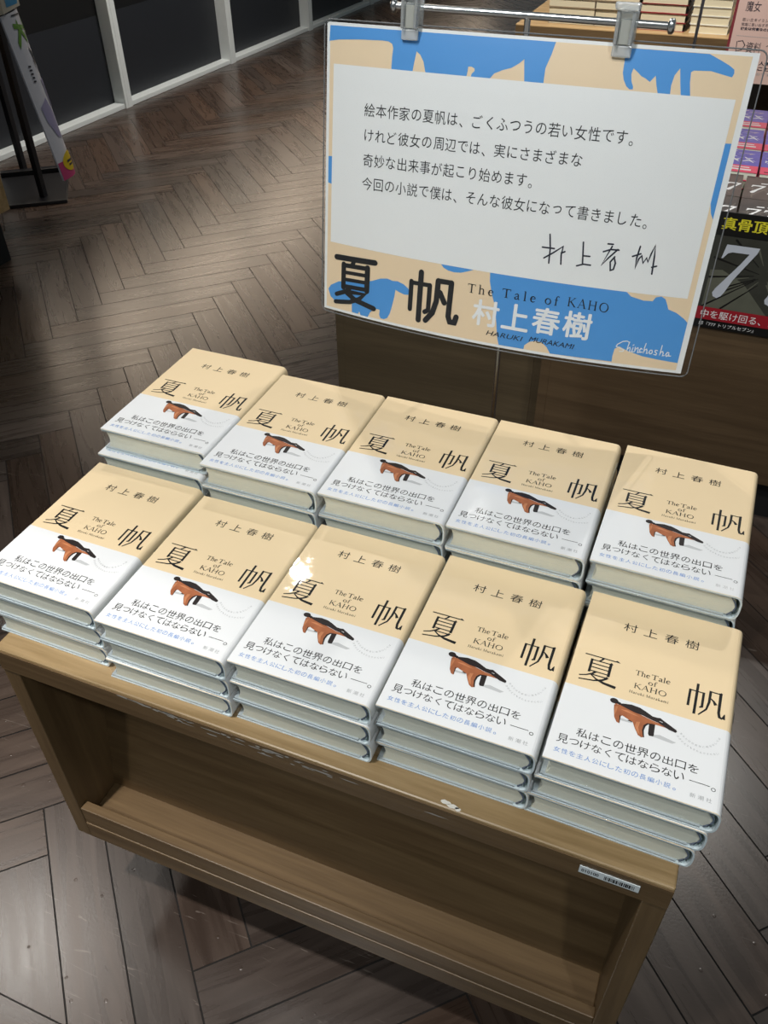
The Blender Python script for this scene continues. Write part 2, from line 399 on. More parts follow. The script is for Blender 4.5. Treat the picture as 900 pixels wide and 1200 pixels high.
def film_mat(name, fac=0.10, rough=0.08, bump=0.0, tint=(1, 1, 1), flat=False, hilite=0.0):
    """thin clear plastic"""
    m_ = bpy.data.materials.new(name); m_.use_nodes = True; nt = m_.node_tree
    nt.nodes.remove(nt.nodes['Principled BSDF'])
    out = nt.nodes['Material Output']
    tr = N(nt, 'ShaderNodeBsdfTransparent'); tr.inputs[0].default_value = (*tint, 1)
    gl = N(nt, 'ShaderNodeBsdfGlossy'); gl.inputs['Roughness'].default_value = rough
    mx = N(nt, 'ShaderNodeMixShader'); lw = N(nt, 'ShaderNodeFresnel'); lw.inputs[0].default_value = 1.45
    ad = N(nt, 'ShaderNodeMath', operation='ADD'); ad.inputs[1].default_value = fac; ad.use_clamp = True
    nt.links.new(lw.outputs[0], ad.inputs[0]); nt.links.new(ad.outputs[0], mx.inputs[0])
    nt.links.new(tr.outputs[0], mx.inputs[1]); nt.links.new(gl.outputs[0], mx.inputs[2]); nt.links.new(mx.outputs[0], out.inputs[0])
    if flat:
        for l in list(mx.inputs[0].links): nt.links.remove(l)
        mx.inputs[0].default_value = fac
    if hilite:  # flat white mixed in, in place of bright highlights
        df = N(nt, 'ShaderNodeBsdfDiffuse'); df.inputs[0].default_value = (0.85, 0.87, 0.87, 1)
        m2 = N(nt, 'ShaderNodeMixShader'); m2.inputs[0].default_value = hilite
        nt.links.new(mx.outputs[0], m2.inputs[1]); nt.links.new(df.outputs[0], m2.inputs[2]); nt.links.new(m2.outputs[0], out.inputs[0])
    if bump:
        tc = N(nt, 'ShaderNodeTexCoord'); mp = N(nt, 'ShaderNodeMapping'); mp.inputs['Scale'].default_value = (1, 1, 3.0)
        no = N(nt, 'ShaderNodeTexNoise'); no.inputs['Scale'].default_value = 60; no.inputs['Detail'].default_value = 4; no.inputs['Distortion'].default_value = 1.5
        nt.links.new(tc.outputs['Object'], mp.inputs[0]); nt.links.new(mp.outputs[0], no.inputs['Vector'])
        bp = N(nt, 'ShaderNodeBump'); bp.inputs['Strength'].default_value = bump; bp.inputs['Distance'].default_value = 0.004
        nt.links.new(no.outputs['Fac'], bp.inputs['Height']); nt.links.new(bp.outputs[0], gl.inputs['Normal'])
    return m_


def page_mat(name, col, dark):
    m_, nt, b = mat(name)
    tc = N(nt, 'ShaderNodeTexCoord'); mp = N(nt, 'ShaderNodeMapping'); mp.inputs['Scale'].default_value = (3, 3, 1800)
    nt.links.new(tc.outputs['Object'], mp.inputs['Vector'])
    no = N(nt, 'ShaderNodeTexNoise'); no.inputs['Scale'].default_value = 1.0; no.inputs['Detail'].default_value = 3
    nt.links.new(mp.outputs[0], no.inputs['Vector'])
    mx = N(nt, 'ShaderNodeMix', data_type='RGBA'); mx.inputs[6].default_value = (*dark, 1); mx.inputs[7].default_value = (*col, 1)
    nt.links.new(no.outputs['Fac'], mx.inputs[0]); nt.links.new(mx.outputs[2], b.inputs['Base Color'])
    b.inputs['Roughness'].default_value = 0.7
    return m_


M = {}
M['cream'] = plain('cream_jacket', (0.84, 0.655, 0.405), 0.5, spec=0.25, noise=0.015, coat=0.8, coatr=0.02, film=0.10)
M['white'] = plain('white_band', (0.80, 0.81, 0.82), 0.5, spec=0.25, noise=0.01, coat=0.8, coatr=0.02, film=0.10)
M['ink'] = plain('black_ink', (0.006, 0.006, 0.007), 0.5, spec=0.2, coat=0.35, coatr=0.03)
M['blueink'] = plain('blue_ink', (0.11, 0.26, 0.60), 0.45, coat=0.5)
M['grayink'] = plain('grey_ink', (0.36, 0.37, 0.38), 0.5, coat=0.5)
M['brownfig'] = plain('red_brown_print', (0.36, 0.115, 0.045), 0.5, spec=0.2, noise=0.5, scale=120, coat=0.35, coatr=0.03)
M['tanfig'] = plain('orange_brown_print', (0.52, 0.20, 0.085), 0.5, spec=0.2, noise=0.4, scale=150, coat=0.35, coatr=0.03)
M['darkfig'] = plain('dark_brown_print', (0.018, 0.012, 0.012), 0.5, spec=0.2, noise=0.3, scale=150, coat=0.35, coatr=0.03)
M['shadfig'] = plain('pale_grey_print', (0.52, 0.53, 0.54), 0.5, coat=0.6)
M['pages'] = page_mat('page_edges', (0.83, 0.84, 0.72), (0.70, 0.71, 0.61))
M['board'] = plain('pale_blue_board', (0.66, 0.76, 0.80), 0.4, noise=0.03, coat=0.6)
M['boardin'] = plain('grey_blue_board', (0.40, 0.46, 0.49), 0.5, noise=0.03, coat=0.4)
M['endband'] = plain('navy_endband', (0.10, 0.13, 0.18), 0.6)
M['wrap'] = film_mat('clear_shrink_wrap', 0.09, 0.09, 0.8, flat=True)
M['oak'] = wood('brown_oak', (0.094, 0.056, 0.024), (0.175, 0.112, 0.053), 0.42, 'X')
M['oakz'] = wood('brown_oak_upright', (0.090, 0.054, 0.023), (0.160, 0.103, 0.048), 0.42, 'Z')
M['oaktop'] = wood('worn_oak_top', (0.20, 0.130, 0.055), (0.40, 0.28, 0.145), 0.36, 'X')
M['dkoak'] = wood('dark_oak_panel', (0.070, 0.043, 0.021), (0.115, 0.074, 0.038), 0.5, 'X')
M['dkoak2'] = wood('dark_oak_end', (0.072, 0.052, 0.028), (0.110, 0.080, 0.044), 0.5, 'X')
M['lightoak'] = wood('light_oak', (0.42, 0.26, 0.11), (0.62, 0.42, 0.21), 0.4, 'X')
M['chip'] = plain('chipped_edge', (0.36, 0.34, 0.31), 0.7)
M['black'] = plain('black_metal', (0.010, 0.010, 0.012), 0.35)
M['rubber'] = plain('black_rubber', (0.012, 0.012, 0.012), 0.7)
M['steel'] = plain('brushed_steel', (0.62, 0.63, 0.64), 0.22, metal=1.0)
M['darksteel'] = plain('grey_steel', (0.30, 0.31, 0.33), 0.3, metal=1.0)
M['floor'] = floor_mat()
M['gap'] = plain('dark_joint', (0.010, 0.008, 0.007), 0.9)
M['label'] = plain('label_paper', (0.66, 0.72, 0.74), 0.5)

# ------------------------------------------------------------------ setting: floor, partition, ceiling
def make_floor():
    W_ = 0.0798; L_ = 6 * W_
    a = -math.pi / 4 - 0.0155
    e1 = Vector((math.cos(a), math.sin(a))); e2 = Vector((-math.sin(a), math.cos(a)))
    u0, v0 = -0.2415, -0.4745
    g = 0.0012
    bm = bmesh.new(); uvl = bm.loops.layers.uv.new('plank'); cl = bm.loops.layers.float_color.new('tone')

    def quad(ua, ub, va, vb, along_u, zt=0.0):
        pts = [(ua + g, va + g), (ub - g, va + g), (ub - g, vb - g), (ua + g, vb - g)]
        w2 = [e1 * p[0] + e2 * p[1] for p in pts]
        cx = sum(p.x for p in w2) / 4; cy = sum(p.y for p in w2) / 4
        if not (-4.2 < cx < 2.2 and -1.0 < cy < 9.5): return
        if cy > 4.5 and cx > 1.2: return
        f = bm.faces.new([bm.verts.new((p.x, p.y, zt)) for p in w2])
        t = (random.random(), random.random(), 0, 1); ox, oy = random.random() * 9, random.random() * 9
        for lp, p in zip(f.loops, pts):
            lp[uvl].uv = ((p[0] if along_u else p[1]) + ox, (p[1] if along_u else p[0]) + oy); lp[cl] = t
    for m_ in range(-40, 40):
        for k in range(-170, 170):
            ua = u0 - k * W_ - m_ * L_; va = v0 + k * W_ - m_ * L_
            c = e1 * ua + e2 * va
            if not (-5.5 < c.x < 3.5 and -2.0 < c.y < 10.5): continue
            quad(ua, ua + L_, va, va + W_, True)
            ub = u0 - (k + 1) * W_ - m_ * L_; vt = v0 + (k + 1) * W_ - m_ * L_
            quad(ub, ub + W_, vt - L_, vt, False)
    bmesh.ops.bisect_plane(bm, geom=bm.verts[:] + bm.edges[:] + bm.faces[:], plane_co=(0, -0.2765, 0), plane_no=(0, -1, 0), clear_outer=True)
    # border boards that run along the aisle edge
    y = -0.2785
    for r_ in range(5):
        x = -4.2 + random.random()
        while x < 2.2:
            l = 0.9
            f = bm.faces.new([bm.verts.new(p) for p in ((x + g, y - 0.098, 0), (x + l - g, y - 0.098, 0), (x + l - g, y, 0), (x + g, y, 0))])
            t = (random.random(), random.random(), 0, 1)
            for lp in f.loops: lp[uvl].uv = (lp.vert.co.x, lp.vert.co.y + r_); lp[cl] = t
            x += l
        y -= 0.1
    me = bpy.data.meshes.new('floor')
    for f in bm.faces: f.material_index = 0
    # dark bed seen in the joints
    f = bm.faces.new([bm.verts.new(p) for p in ((-4.4, -1.2, -0.0012), (2.4, -1.2, -0.0012), (2.4, 9.7, -0.0012), (-4.4, 9.7, -0.0012))]); f.material_index = 1
    bm.to_mesh(me); bm.free()
    me.materials.append(M['floor']); me.materials.append(M['gap'])
    o = bpy.data.objects.new('floor', me); COL.objects.link(o)
    tag(o, 'dark brown herringbone parquet floor with worn scratched boards', 'floor', kind='structure')


make_floor()

# glazed partition along the left aisle: base rail, mullions, dark filmed panes
M['alu'] = plain('pale_aluminium', (0.76, 0.79, 0.78), 0.35, noise=0.03)
M['pane'] = plain('charcoal_film', (0.017, 0.019, 0.024), 0.45, noise=0.1)
M['paneup'] = plain('dark_glass', (0.003, 0.003, 0.0035), 0.5)
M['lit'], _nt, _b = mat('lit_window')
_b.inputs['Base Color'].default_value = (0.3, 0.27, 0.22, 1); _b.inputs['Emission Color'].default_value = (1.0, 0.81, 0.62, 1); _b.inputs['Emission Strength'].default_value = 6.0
PA = math.atan2(0.037, 0.962)        # the partition runs almost along y
part_o = Vector((-2.640, 3.177, 0)); pd = Vector((math.sin(PA), math.cos(PA), 0)); pn = Vector((math.cos(PA), -math.sin(PA), 0))


def pbox(mb, s0, s1, d0, d1, z0, z1, mi=0):
    v = []
    for z in (z0, z1):
        for d in (d0, d1):
            for s_ in (s0, s1):
                p = part_o + pd * s_ + pn * d; v.append((p.x, p.y, z))
    mb.add(v, [(0, 2, 3, 1), (4, 5, 7, 6), (0, 1, 5, 4), (2, 6, 7, 3), (0, 4, 6, 2), (1, 3, 7, 5)], mi)


for k in range(-3, 6):
    s = k * 0.945 + (0.02 if k else 0)
    mb = MB(); pbox(mb, s, s + 0.052, -0.055, 0.026, 0.0, 2.7)
    pbox(mb, s + 0.018, s + 0.022, 0.026, 0.0275, 0.0, 2.7)
    tag(mb.build('trim_%d' % (k + 4), M['alu'], bevel=0.002), 'pale aluminium mullion of the dark partition, number %d from the near end' % (k + 4), 'trim', kind='structure')
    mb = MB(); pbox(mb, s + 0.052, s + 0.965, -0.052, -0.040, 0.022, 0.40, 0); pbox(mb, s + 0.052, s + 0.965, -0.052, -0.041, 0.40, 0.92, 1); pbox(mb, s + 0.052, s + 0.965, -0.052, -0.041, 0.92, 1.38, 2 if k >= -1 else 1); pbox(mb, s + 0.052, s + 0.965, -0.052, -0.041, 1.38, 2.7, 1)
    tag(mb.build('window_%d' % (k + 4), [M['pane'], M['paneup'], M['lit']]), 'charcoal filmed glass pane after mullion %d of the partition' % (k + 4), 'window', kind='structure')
mb = MB(); pbox(mb, -2.9, 5.7, -0.055, 0.018, 0.0, 0.022)
tag(mb.build('trim_10', M['alu'], bevel=0.002), 'low pale aluminium base rail along the foot of the dark partition', 'trim', kind='structure')
mb = MB(); pbox(mb, -2.9, 5.7, -0.30, -0.25, 0.0, 2.9)
tag(mb.build('wall_left', M['paneup']), 'dark wall behind the glazed partition', 'wall', kind='structure')
# ------------------------------------------------------------------ the display cart with slanted open front
FZ = 0.60                         # height of the front books' tops above the floor
TOPZ = FZ - 0.0809
CX0, CX1, CYF, CYB, CZB = -0.3401, 0.3321, -0.1144, 0.315, FZ - 0.4365


def caster(parent, x, y, z):
    c = empty('caster'); c.parent = parent; c.location = (x, y, 0)
    a = MB(); a.box(-0.022, 0.022, -0.022, 0.022, z - 0.012, z); a.tube([(0, 0, 0.052), (0, 0, z - 0.008)], 0.010)
    a.box(-0.016, -0.013, -0.018, 0.018, 0.020, z - 0.010); a.box(0.013, 0.016, -0.018, 0.018, 0.020, z - 0.010)
    b = a.build('caster_fork', M['darksteel'], c)
    wv = MB(); wv.tube([(-0.011, 0, 0.025), (-0.009, 0, 0.025), (0.009, 0, 0.025), (0.011, 0, 0.025)], [0.022, 0.025, 0.025, 0.022], 20)
    wv.build('wheel', M['rubber'], c)


cart = empty('display_cart', (0, 0, 0))
tag(cart, 'low brown oak cart with an open slanted front shelf carrying ten stacks of cream books', 'display cart')
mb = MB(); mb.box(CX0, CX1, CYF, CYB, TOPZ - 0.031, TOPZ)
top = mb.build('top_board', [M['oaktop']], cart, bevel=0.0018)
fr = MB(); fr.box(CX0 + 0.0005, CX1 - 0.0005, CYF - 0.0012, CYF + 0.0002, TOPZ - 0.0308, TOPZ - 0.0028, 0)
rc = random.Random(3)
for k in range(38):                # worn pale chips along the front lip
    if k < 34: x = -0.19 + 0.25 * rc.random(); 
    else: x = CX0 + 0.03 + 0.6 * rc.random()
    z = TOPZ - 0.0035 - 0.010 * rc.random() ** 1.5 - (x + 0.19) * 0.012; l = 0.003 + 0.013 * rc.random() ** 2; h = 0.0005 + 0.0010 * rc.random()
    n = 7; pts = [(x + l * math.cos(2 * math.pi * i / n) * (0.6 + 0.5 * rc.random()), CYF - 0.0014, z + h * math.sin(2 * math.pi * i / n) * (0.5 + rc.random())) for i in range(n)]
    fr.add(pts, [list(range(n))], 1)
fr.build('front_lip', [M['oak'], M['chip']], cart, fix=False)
ch = MB()
for (x, y, a_) in ((0.141, CYF + 0.0055, 0.0045), (0.147, CYF + 0.004, 0.0055), (0.152, CYF + 0.003, 0.003)):
    n = 9; ch.add([(x + a_ * math.cos(2 * math.pi * i / n) * (0.7 + 0.5 * rc.random()), y + 0.0022 * math.sin(2 * math.pi * i / n) * (0.6 + 0.6 * rc.random()), TOPZ + 0.0002) for i in range(n)], [list(range(n))], 0)
ch.build('paint_chip', plain('white_paint_chip', (0.62, 0.60, 0.55), 0.6), cart)
T = 0.0205
for s in (0, 1):
    x0 = CX0 if s == 0 else CX1 - T
    mb = MB(); mb.box(x0, x0 + T, CYF, CYB, CZB, TOPZ - 0.031)
    mb.build('side_panel', M['oakz'], cart, bevel=0.0012)
mb = MB(); mb.box(CX0 + T, CX1 - T, CYF, CYB, CZB, CZB + 0.0325)
mb.build('bottom_board', M['oak'], cart, bevel=0.0012)
mb = MB(); mb.box(CX0 + T, CX1 - T, CYF + 0.001, CYF + 0.013, CZB + 0.0327, CZB + 0.0640)
mb.build('shelf_lip', M['oak'], cart, bevel=0.0012)
zb_, zt_ = CZB + 0.0325, TOPZ - 0.031
mb = MB(); mb.prism_x([(-0.054, zb_), (-0.042, zb_), (0.0135, zt_), (0.0015, zt_)], CX0 + T, CX1 - T)
mb.build('slanted_back', M['oak'], cart)
mb = MB(); mb.box(CX0 + T, CX1 - T, CYB - 0.014, CYB - 0.002, zb_, zt_)
mb.build('back_panel', M['oak'], cart)
for x in (CX0 + 0.07, CX1 - 0.07):
    for y in (CYF + 0.14, CYB - 0.07): caster(cart, x, y, CZB)
lab = MB(); lab.box(0.2585, 0.3070, CYF - 0.0020, CYF - 0.0013, FZ - 0.1012, FZ - 0.0912, 0)
ar = Art(); put_text(ar, '010100', 0.2605, 0.2745, -0.0985, -0.0940, 1, 0, off=0.01)
x = 0.2790
while x < 0.3030:
    wv = random.choice((0.0004, 0.0008, 0.0012)); ar.rect(x, x + wv, -0.0995, -0.0940, 1, 0); x += wv + random.choice((0.0003, 0.0005, 0.0007))
lab.add([(p[0], CYF - 0.00215, FZ + p[1]) for p in ar.v], ar.f, 1)
bl = lab.build('barcode_label', [M['label'], M['ink']], cart, fix=False); bl['label'] = 'small white barcode sticker'

# ------------------------------------------------------------------ the books
BW, BD, BT = 0.1359, 0.194, 0.0274
BAND = -0.0188


def spine_profile(o, inner=0.0):
    """C-shaped section: cover boards and rounded spine; o > 0 grows outwards"""
    rx = 0.0075
    out = [(-BW / 2 - min(o, 0.0002), -o * 0.0)]
    out = [(-BW / 2 - o, -o if o < 0 else 0.0)]
    xc = BW / 2 - rx; hz = BT / 2
    pts = []
    for k in range(15):
        t = -math.pi / 2 + math.pi * k / 14
        c, s_ = math.cos(t), math.sin(t)
        pts.append((xc + (rx + o) * abs(c) ** (2 / 2.8), hz + (hz + o) * (abs(s_) ** (2 / 2.8)) * (1 if s_ >= 0 else -1)))
    return [(-BW / 2 - o, -o)] + pts + [(-BW / 2 - o, BT + o)]


def shell(mb, o_out, o_in, y0, y1, mi, edge=None):
    a = spine_profile(o_out); b = spine_profile(o_in)
    b[0] = (a[0][0], b[0][1]); b[-1] = (a[-1][0], b[-1][1])
    prof = a + b[::-1]
    n = len(prof); h = len(a)
    v = [(x, y0, z) for x, z in prof] + [(x, y1, z) for x, z in prof]
    f = [(i, (i + 1) % n, n + (i + 1) % n, n + i) for i in range(n)]
    mb.add(v, f[:h - 1], mi, False); mb.add(v, f[h - 1:], mi if edge is None else edge, False)
    for i in range(h - 1):
        j = n - 1 - i
        mb.add([v[i], v[i + 1], v[j - 1], v[j]], [(0, 1, 2, 3)], mi if edge is None else edge)
        mb.add([v[n + i], v[n + i + 1], v[n + j - 1], v[n + j]], [(3, 2, 1, 0)], mi if edge is None else edge)


def art_to(mb, ar, base_mi, z0):
    """lay 2-D artwork (millimetres) flat at height z0"""
    for f, mi, l in zip(ar.f, ar.mi, ar.l):
        mb.add([(ar.v[i][0] / 1000, ar.v[i][1] / 1000, z0 + l) for i in f], [list(range(len(f)))], base_mi + mi)


def spine_text(mb, txt, ys, size, mi, off=0.0):
    for c, y in zip(txt, ys):
        v, f, bb = text2d(c, off)
        k = size / max(bb[1] - bb[0], bb[3] - bb[2])
        mb.add([(BW / 2 + 0.0006, y + (p[1] - (bb[2] + bb[3]) / 2) * k, BT / 2 - (p[0] - (bb[0] + bb[1]) / 2) * k) for p in v], f, mi)


LFT = 0.00012
cover = Art()
for c, x in zip('村上春樹', (-27.3, -9.5, 8.7, 26.4)): put_text(cover, c, x - 5.9, x + 5.9, 58.2, 68.2, 0, LFT)
put_glyph(cover, XIA, -60.0, -27.2, -9.4, 20.6, 0, LFT, bold=1.12, thin=1.15)
put_glyph(cover, FAN, 28.0, 60.6, -9.6, 21.6, 0, LFT, bold=1.12, thin=1.15)
put_serif(cover, 'The', -14.8, -2.4, 11.3, 5.3, 0, LFT, boost=1.2); put_serif(cover, 'Tale', -1.4, 14.6, 11.3, 5.3, 0, LFT, boost=1.2)
put_serif(cover, 'of', -3.0, 4.1, 4.4, 4.6, 0, LFT, track=0.03, boost=1.2)
put_serif(cover, 'KAHO', -13.8, 13.3, -3.2, 5.6, 0, LFT, track=0.04, boost=1.1)
put_serif(cover, 'Haruki Murakami', -16.4, 15.8, -9.4, 2.8, 0, LFT, track=0.12, boost=1.25)

band = Art()
chars = '私はこの世界の出口を'
for i, c in enumerate(chars):
    x = -43.6 + i * (86.0 / 9); s_ = 4.5 if c not in 'はこのを出口' else 3.9
    put_text(band, c, x - s_, x + s_, -64.4 - s_ * .95, -64.4 + s_ * .95, 0, LFT)
chars = '見つけなくてはならない'
for i, c in enumerate(chars):
    x = -57.0 + i * (90.0 / 10); s_ = 4.5 if c == '見' else (2.9 if c in 'くつ' else 3.9)
    hx = s_ if c not in 'つく' else (3.9 if c == 'つ' else 2.4); hy = s_ if c != 'く' else 3.9
    put_text(band, c, x - hx, x + hx, -74.8 - hy * .95, -74.8 + hy * .95, 0, LFT)
band.stroke([(40.7, -75.6), (55.8, -75.6)], 0.55, 0, LFT)
pts, ws = ring(58.6, -77.6, 1.5, 1.4); band.stroke(pts, 0.5, 0, LFT)
chars = '女性を主人公にした初の長編小説'
for i, c in enumerate(chars): put_text(band, c, -61.4 + i * 6.05, -61.4 + i * 6.05 + 5.0, -88.6, -83.9, 1, LFT)
pts, ws = ring(31.2, -87.8, 0.9, 0.9); band.stroke(pts, 0.4, 1, LFT)
for i, c in enumerate('新潮社'): put_text(band, c, 42.6 + i * 5.9, 42.6 + i * 5.9 + 4.2, -89.9, -86.0, 2, LFT)
A1 = [(28.5, -34.4), (31.0, -36.6), (35.0, -39.6), (41.0, -41.9), (46.2, -41.9), (51.5, -39.6), (55.4, -35.4), (58.6, -27.8)]
A2 = [(26.6, -37.9), (30.6, -42.0), (34.5, -44.6), (40.5, -46.7), (46.9, -47.6), (52.5, -46.6), (59.6, -43.4)]


def along(path, txt, size):
    P = [Vector(p) for p in path]; seg = [(P[i + 1] - P[i]).length for i in range(len(P) - 1)]; tot = sum(seg)
    for i, c in enumerate(txt):
        d = tot * (i + 0.5) / len(txt); k = 0
        while d > seg[k]: d -= seg[k]; k += 1
        t = (P[k + 1] - P[k]).normalized(); p = P[k] + t * d
        put_text(band, c, p.x - size / 2, p.x + size / 2, p.y - size / 2, p.y + size / 2, 2, LFT, rot=math.atan2(t.y, t.x))


along(A1, 'あなたは比較級に陥るらしくは', 1.75); along(A2, 'ひきがえす、それもやすくない', 1.75)
# the carved animal printed on the band: shadow, far legs, body, back, head
band.poly([(9, -46.5), (24, -47.6), (27, -45.5), (14, -43.0), (8.5, -44.8)], 3, LFT * .6)
band.poly([(-20, -40.5), (-9, -40.0), (-7.5, -38.2), (-19, -38.0)], 3, LFT * .6)
band.poly([(4.2, -33.4), (9.0, -33.6), (9.5, -45.4), (9.1, -46.4), (6.0, -46.8), (5.0, -45.2)], 5, LFT)
band.poly([(-11.5, -37.6), (-8.6, -36.8), (-8.8, -39.0), (-12.4, -38.4)], 5, LFT)
band.poly([(-25.4, -26.6), (-21.6, -25.2), (-12.0, -27.0), (-1.5, -29.4), (6.0, -31.2), (13.0, -32.0), (19.5, -34.5), (12.0, -34.2), (6.0, -34.6),
           (2.6, -36.2), (1.2, -39.0), (1.2, -43.3), (2.0, -47.6), (2.8, -49.6), (0.4, -50.8), (-2.4, -49.4), (-5.6, -44.0), (-8.3, -38.4), (-13.0, -36.9), (-17.2, -35.2),
           (-18.6, -37.4), (-17.9, -42.6), (-18.2, -43.8), (-20.4, -43.2), (-23.0, -39.1), (-24.6, -32.0)], 4, LFT * 1.2)
band.poly([(-22.6, -24.6), (-19.0, -23.2), (-12.0, -21.6), (-5.0, -22.2), (0.0, -24.2), (5.8, -27.0), (9.5, -27.0), (12.0, -26.4), (14.4, -27.8), (20.0, -30.6), (25.4, -33.4), (26.2, -34.8), (25.2, -36.2), (20.0, -35.4), (15.0, -33.2), (11.0, -31.6), (6.5, -31.0), (4.0, -30.4), (-1.5, -29.0), (-8.0, -28.6), (-14.0, -27.2), (-19.0, -25.9)], 5, LFT * 1.5)
band.stroke([(-17, -26.0), (-10, -25.2), (-3, -26.2), (2, -27.6)], [0.3, 1.3, 1.2, .3], 3, LFT * 1.7) if False else None
band.poly([(-19.6, -29.5), (-14.0, -28.6), (-8.0, -30.2), (-3.0, -31.6), (-9.0, -31.4), (-15.0, -30.4)], 7, LFT * 1.4)
band.poly([(-24.2, -28.0), (-22.0, -27.6), (-22.4, -33.0), (-23.2, -37.0), (-24.2, -33.0)], 7, LFT * 1.4)
band.poly([(-5.6, -37.0), (-2.6, -36.2), (-3.2, -42.0), (-1.0, -48.6), (-3.6, -46.8), (-6.0, -41.5)], 7, LFT * 1.4)
band.poly([(4.0, -32.2), (9.0, -32.4), (14.0, -33.6), (9.0, -33.4)], 7, LFT * 1.4)
band.stroke([(-19.0, -35.4), (-18.6, -37.4), (-18.3, -43.0)], [.4, .9, .5], 5, LFT * 1.7)
band.stroke([(11.6, -29.6), (14.2, -30.2)], [.3, .8], 3, LFT * 1.8)
band.poly([(-26.0 + 3.4 * math.cos(t), -22.9 + 2.7 * math.sin(t)) for t in [k * math.pi / 8 for k in range(16)]], 5, LFT * 1.6)
band.stroke([(-23.6, -23.6), (-20.5, -24.4)], 2.6, 5, LFT * 1.6)
band.stroke([(-24.6, -24.6), (-23.0, -26.4)], [2.2, 1.4], 4, LFT * 1.4)
band.stroke([(6.4, -35.0), (3.2, -35.8), (1.3, -38.6), (0.7, -43.4), (1.6, -47.4), (2.4, -50.0)], [.5, 1.3, 1.7, 1.5, 1.1, .9], 5, LFT * 1.8)


def make_book():
    b = empty('hardcover_book')
    mb = MB(); shell(mb, 0.0, -0.0015, -BD / 2, BD / 2, 0, 2)
    art_to(mb, cover, 1, BT)
    spine_text(mb, '村上春樹', (0.080, 0.072, 0.064, 0.056), 0.0055, 1); spine_text(mb, '夏', (0.030,), 0.012, 1, 0.008); spine_text(mb, '帆', (0.004,), 0.012, 1, 0.008)
    mb.build('dust_jacket', [M['cream'], M['ink'], M['board']], b, fix=False)
    mb = MB(); shell(mb, 0.00018, 0.00002, -BD / 2 + 0.0005, BAND, 0)
    art_to(mb, band, 1, BT + 0.00018)
    spine_text(mb, '新潮社', (-0.078, -0.083, -0.088), 0.0036, 3)
    mb.build('paper_band', [M['white'], M['ink'], M['blueink'], M['grayink'], M['shadfig'], M['brownfig'], M['darkfig'], M['tanfig']], b, fix=False)
    # boards under the jacket, pale blue at the edge
    mb = MB()
    mb.box(-BW / 2 + 0.0006, BW / 2 - 0.012, -BD / 2 + 0.0006, BD / 2 - 0.0006, 0.0015, 0.0034)
    mb.box(-BW / 2 + 0.0006, BW / 2 - 0.012, -BD / 2 + 0.0006, BD / 2 - 0.0006, BT - 0.0034, BT - 0.0015)
    mb.build('cover_boards', M['boardin'], b)
    prof = []
    z0, z1 = 0.0034, BT - 0.0034
    for k in range(9):
        t = k / 8; z = z0 + (z1 - z0) * t; prof.append((BW / 2 - 0.0095 + 0.0055 * math.sin(math.pi * t), z))
    for k in range(9):
        t = 1 - k / 8; z = z0 + (z1 - z0) * t; prof.append((-BW / 2 + 0.0045 + 0.003 * math.sin(math.pi * t), z))
    mb = MB(); mb.prism_y(prof, -BD / 2 + 0.0024, BD / 2 - 0.0024)
    mb.build('page_block', M['pages'], b)
    for y in (-BD / 2 + 0.0018, BD / 2 - 0.0018):
        mb = MB(); mb.tube([(BW / 2 - 0.0095 + 0.0052 * math.sin(math.pi * k / 10), y, z0 + (z1 - z0) * k / 10) for k in range(11)], 0.0008, 6)
        mb.build('endband', M['endband'], b)
    # clear wrap drawn over the three open edges
    rw = random.Random(11); mb = MB()
    loop = []
    nx = 44
    for i in range(nx + 1): loop.append((-BW / 2 + 0.002 + (BW - 0.010) * i / nx, -BD / 2, 0, 1))
    for iy in (-1, 1):
        v = []; nz = 5
        for i in range(nx + 1):
            x = -BW / 2 + 0.001 + (BW - 0.008) * i / nx
            for j in range(nz + 1):
                t = j / nz
                sag = 0.0026 * math.sin(math.pi * t) * (0.5 + 0.5 * rw.random()) if 0 < j < nz else 0
                v.append((x, iy * (BD / 2 + 0.0004 - sag), 0.0006 + (BT - 0.0012) * t))
        mb.add(v, [(i * (nz + 1) + j, (i + 1) * (nz + 1) + j, (i + 1) * (nz + 1) + j + 1, i * (nz + 1) + j + 1) for i in range(nx) for j in range(nz)], 0, True)
    v = []; ny = 40; nz = 5
    for i in range(ny + 1):
        y = -BD / 2 + BD * i / ny
        for j in range(nz + 1):
            t = j / nz; sag = 0.0030 * math.sin(math.pi * t) * (0.4 + 0.6 * rw.random()) if 0 < j < nz else 0
            v.append((-BW / 2 - 0.0004 + sag, y, 0.0006 + (BT - 0.0012) * t))
    mb.add(v, [(i * (nz + 1) + j, (i + 1) * (nz + 1) + j, (i + 1) * (nz + 1) + j + 1, i * (nz + 1) + j + 1) for i in range(ny) for j in range(nz)], 0, True)
    # gathered, heat-sealed corners at the fore edge
    for (cx, cy) in ((-BW / 2, -BD / 2), (-BW / 2, BD / 2)):
        for q in range(4):
            a_ = rw.random() * 6.28; z = 0.004 + 0.020 * rw.random(); r = 0.0030 + 0.003 * rw.random()
            p = [(cx + 0.0015 + 0.5 * r * math.cos(a_), cy + 0.0008 + 0.4 * r * math.sin(a_), z), (cx + 0.002 + 0.4 * r * math.cos(a_ + 2), cy + 0.0008, z + 0.003), (cx + 0.001 + 0.4 * r * math.cos(a_ + 4), cy + 0.001, z - 0.003)]
            mb.add(p, [(0, 1, 2)], 0)
    mb.build('shrink_wrap', M['wrap'], b, fix=False)
    return b


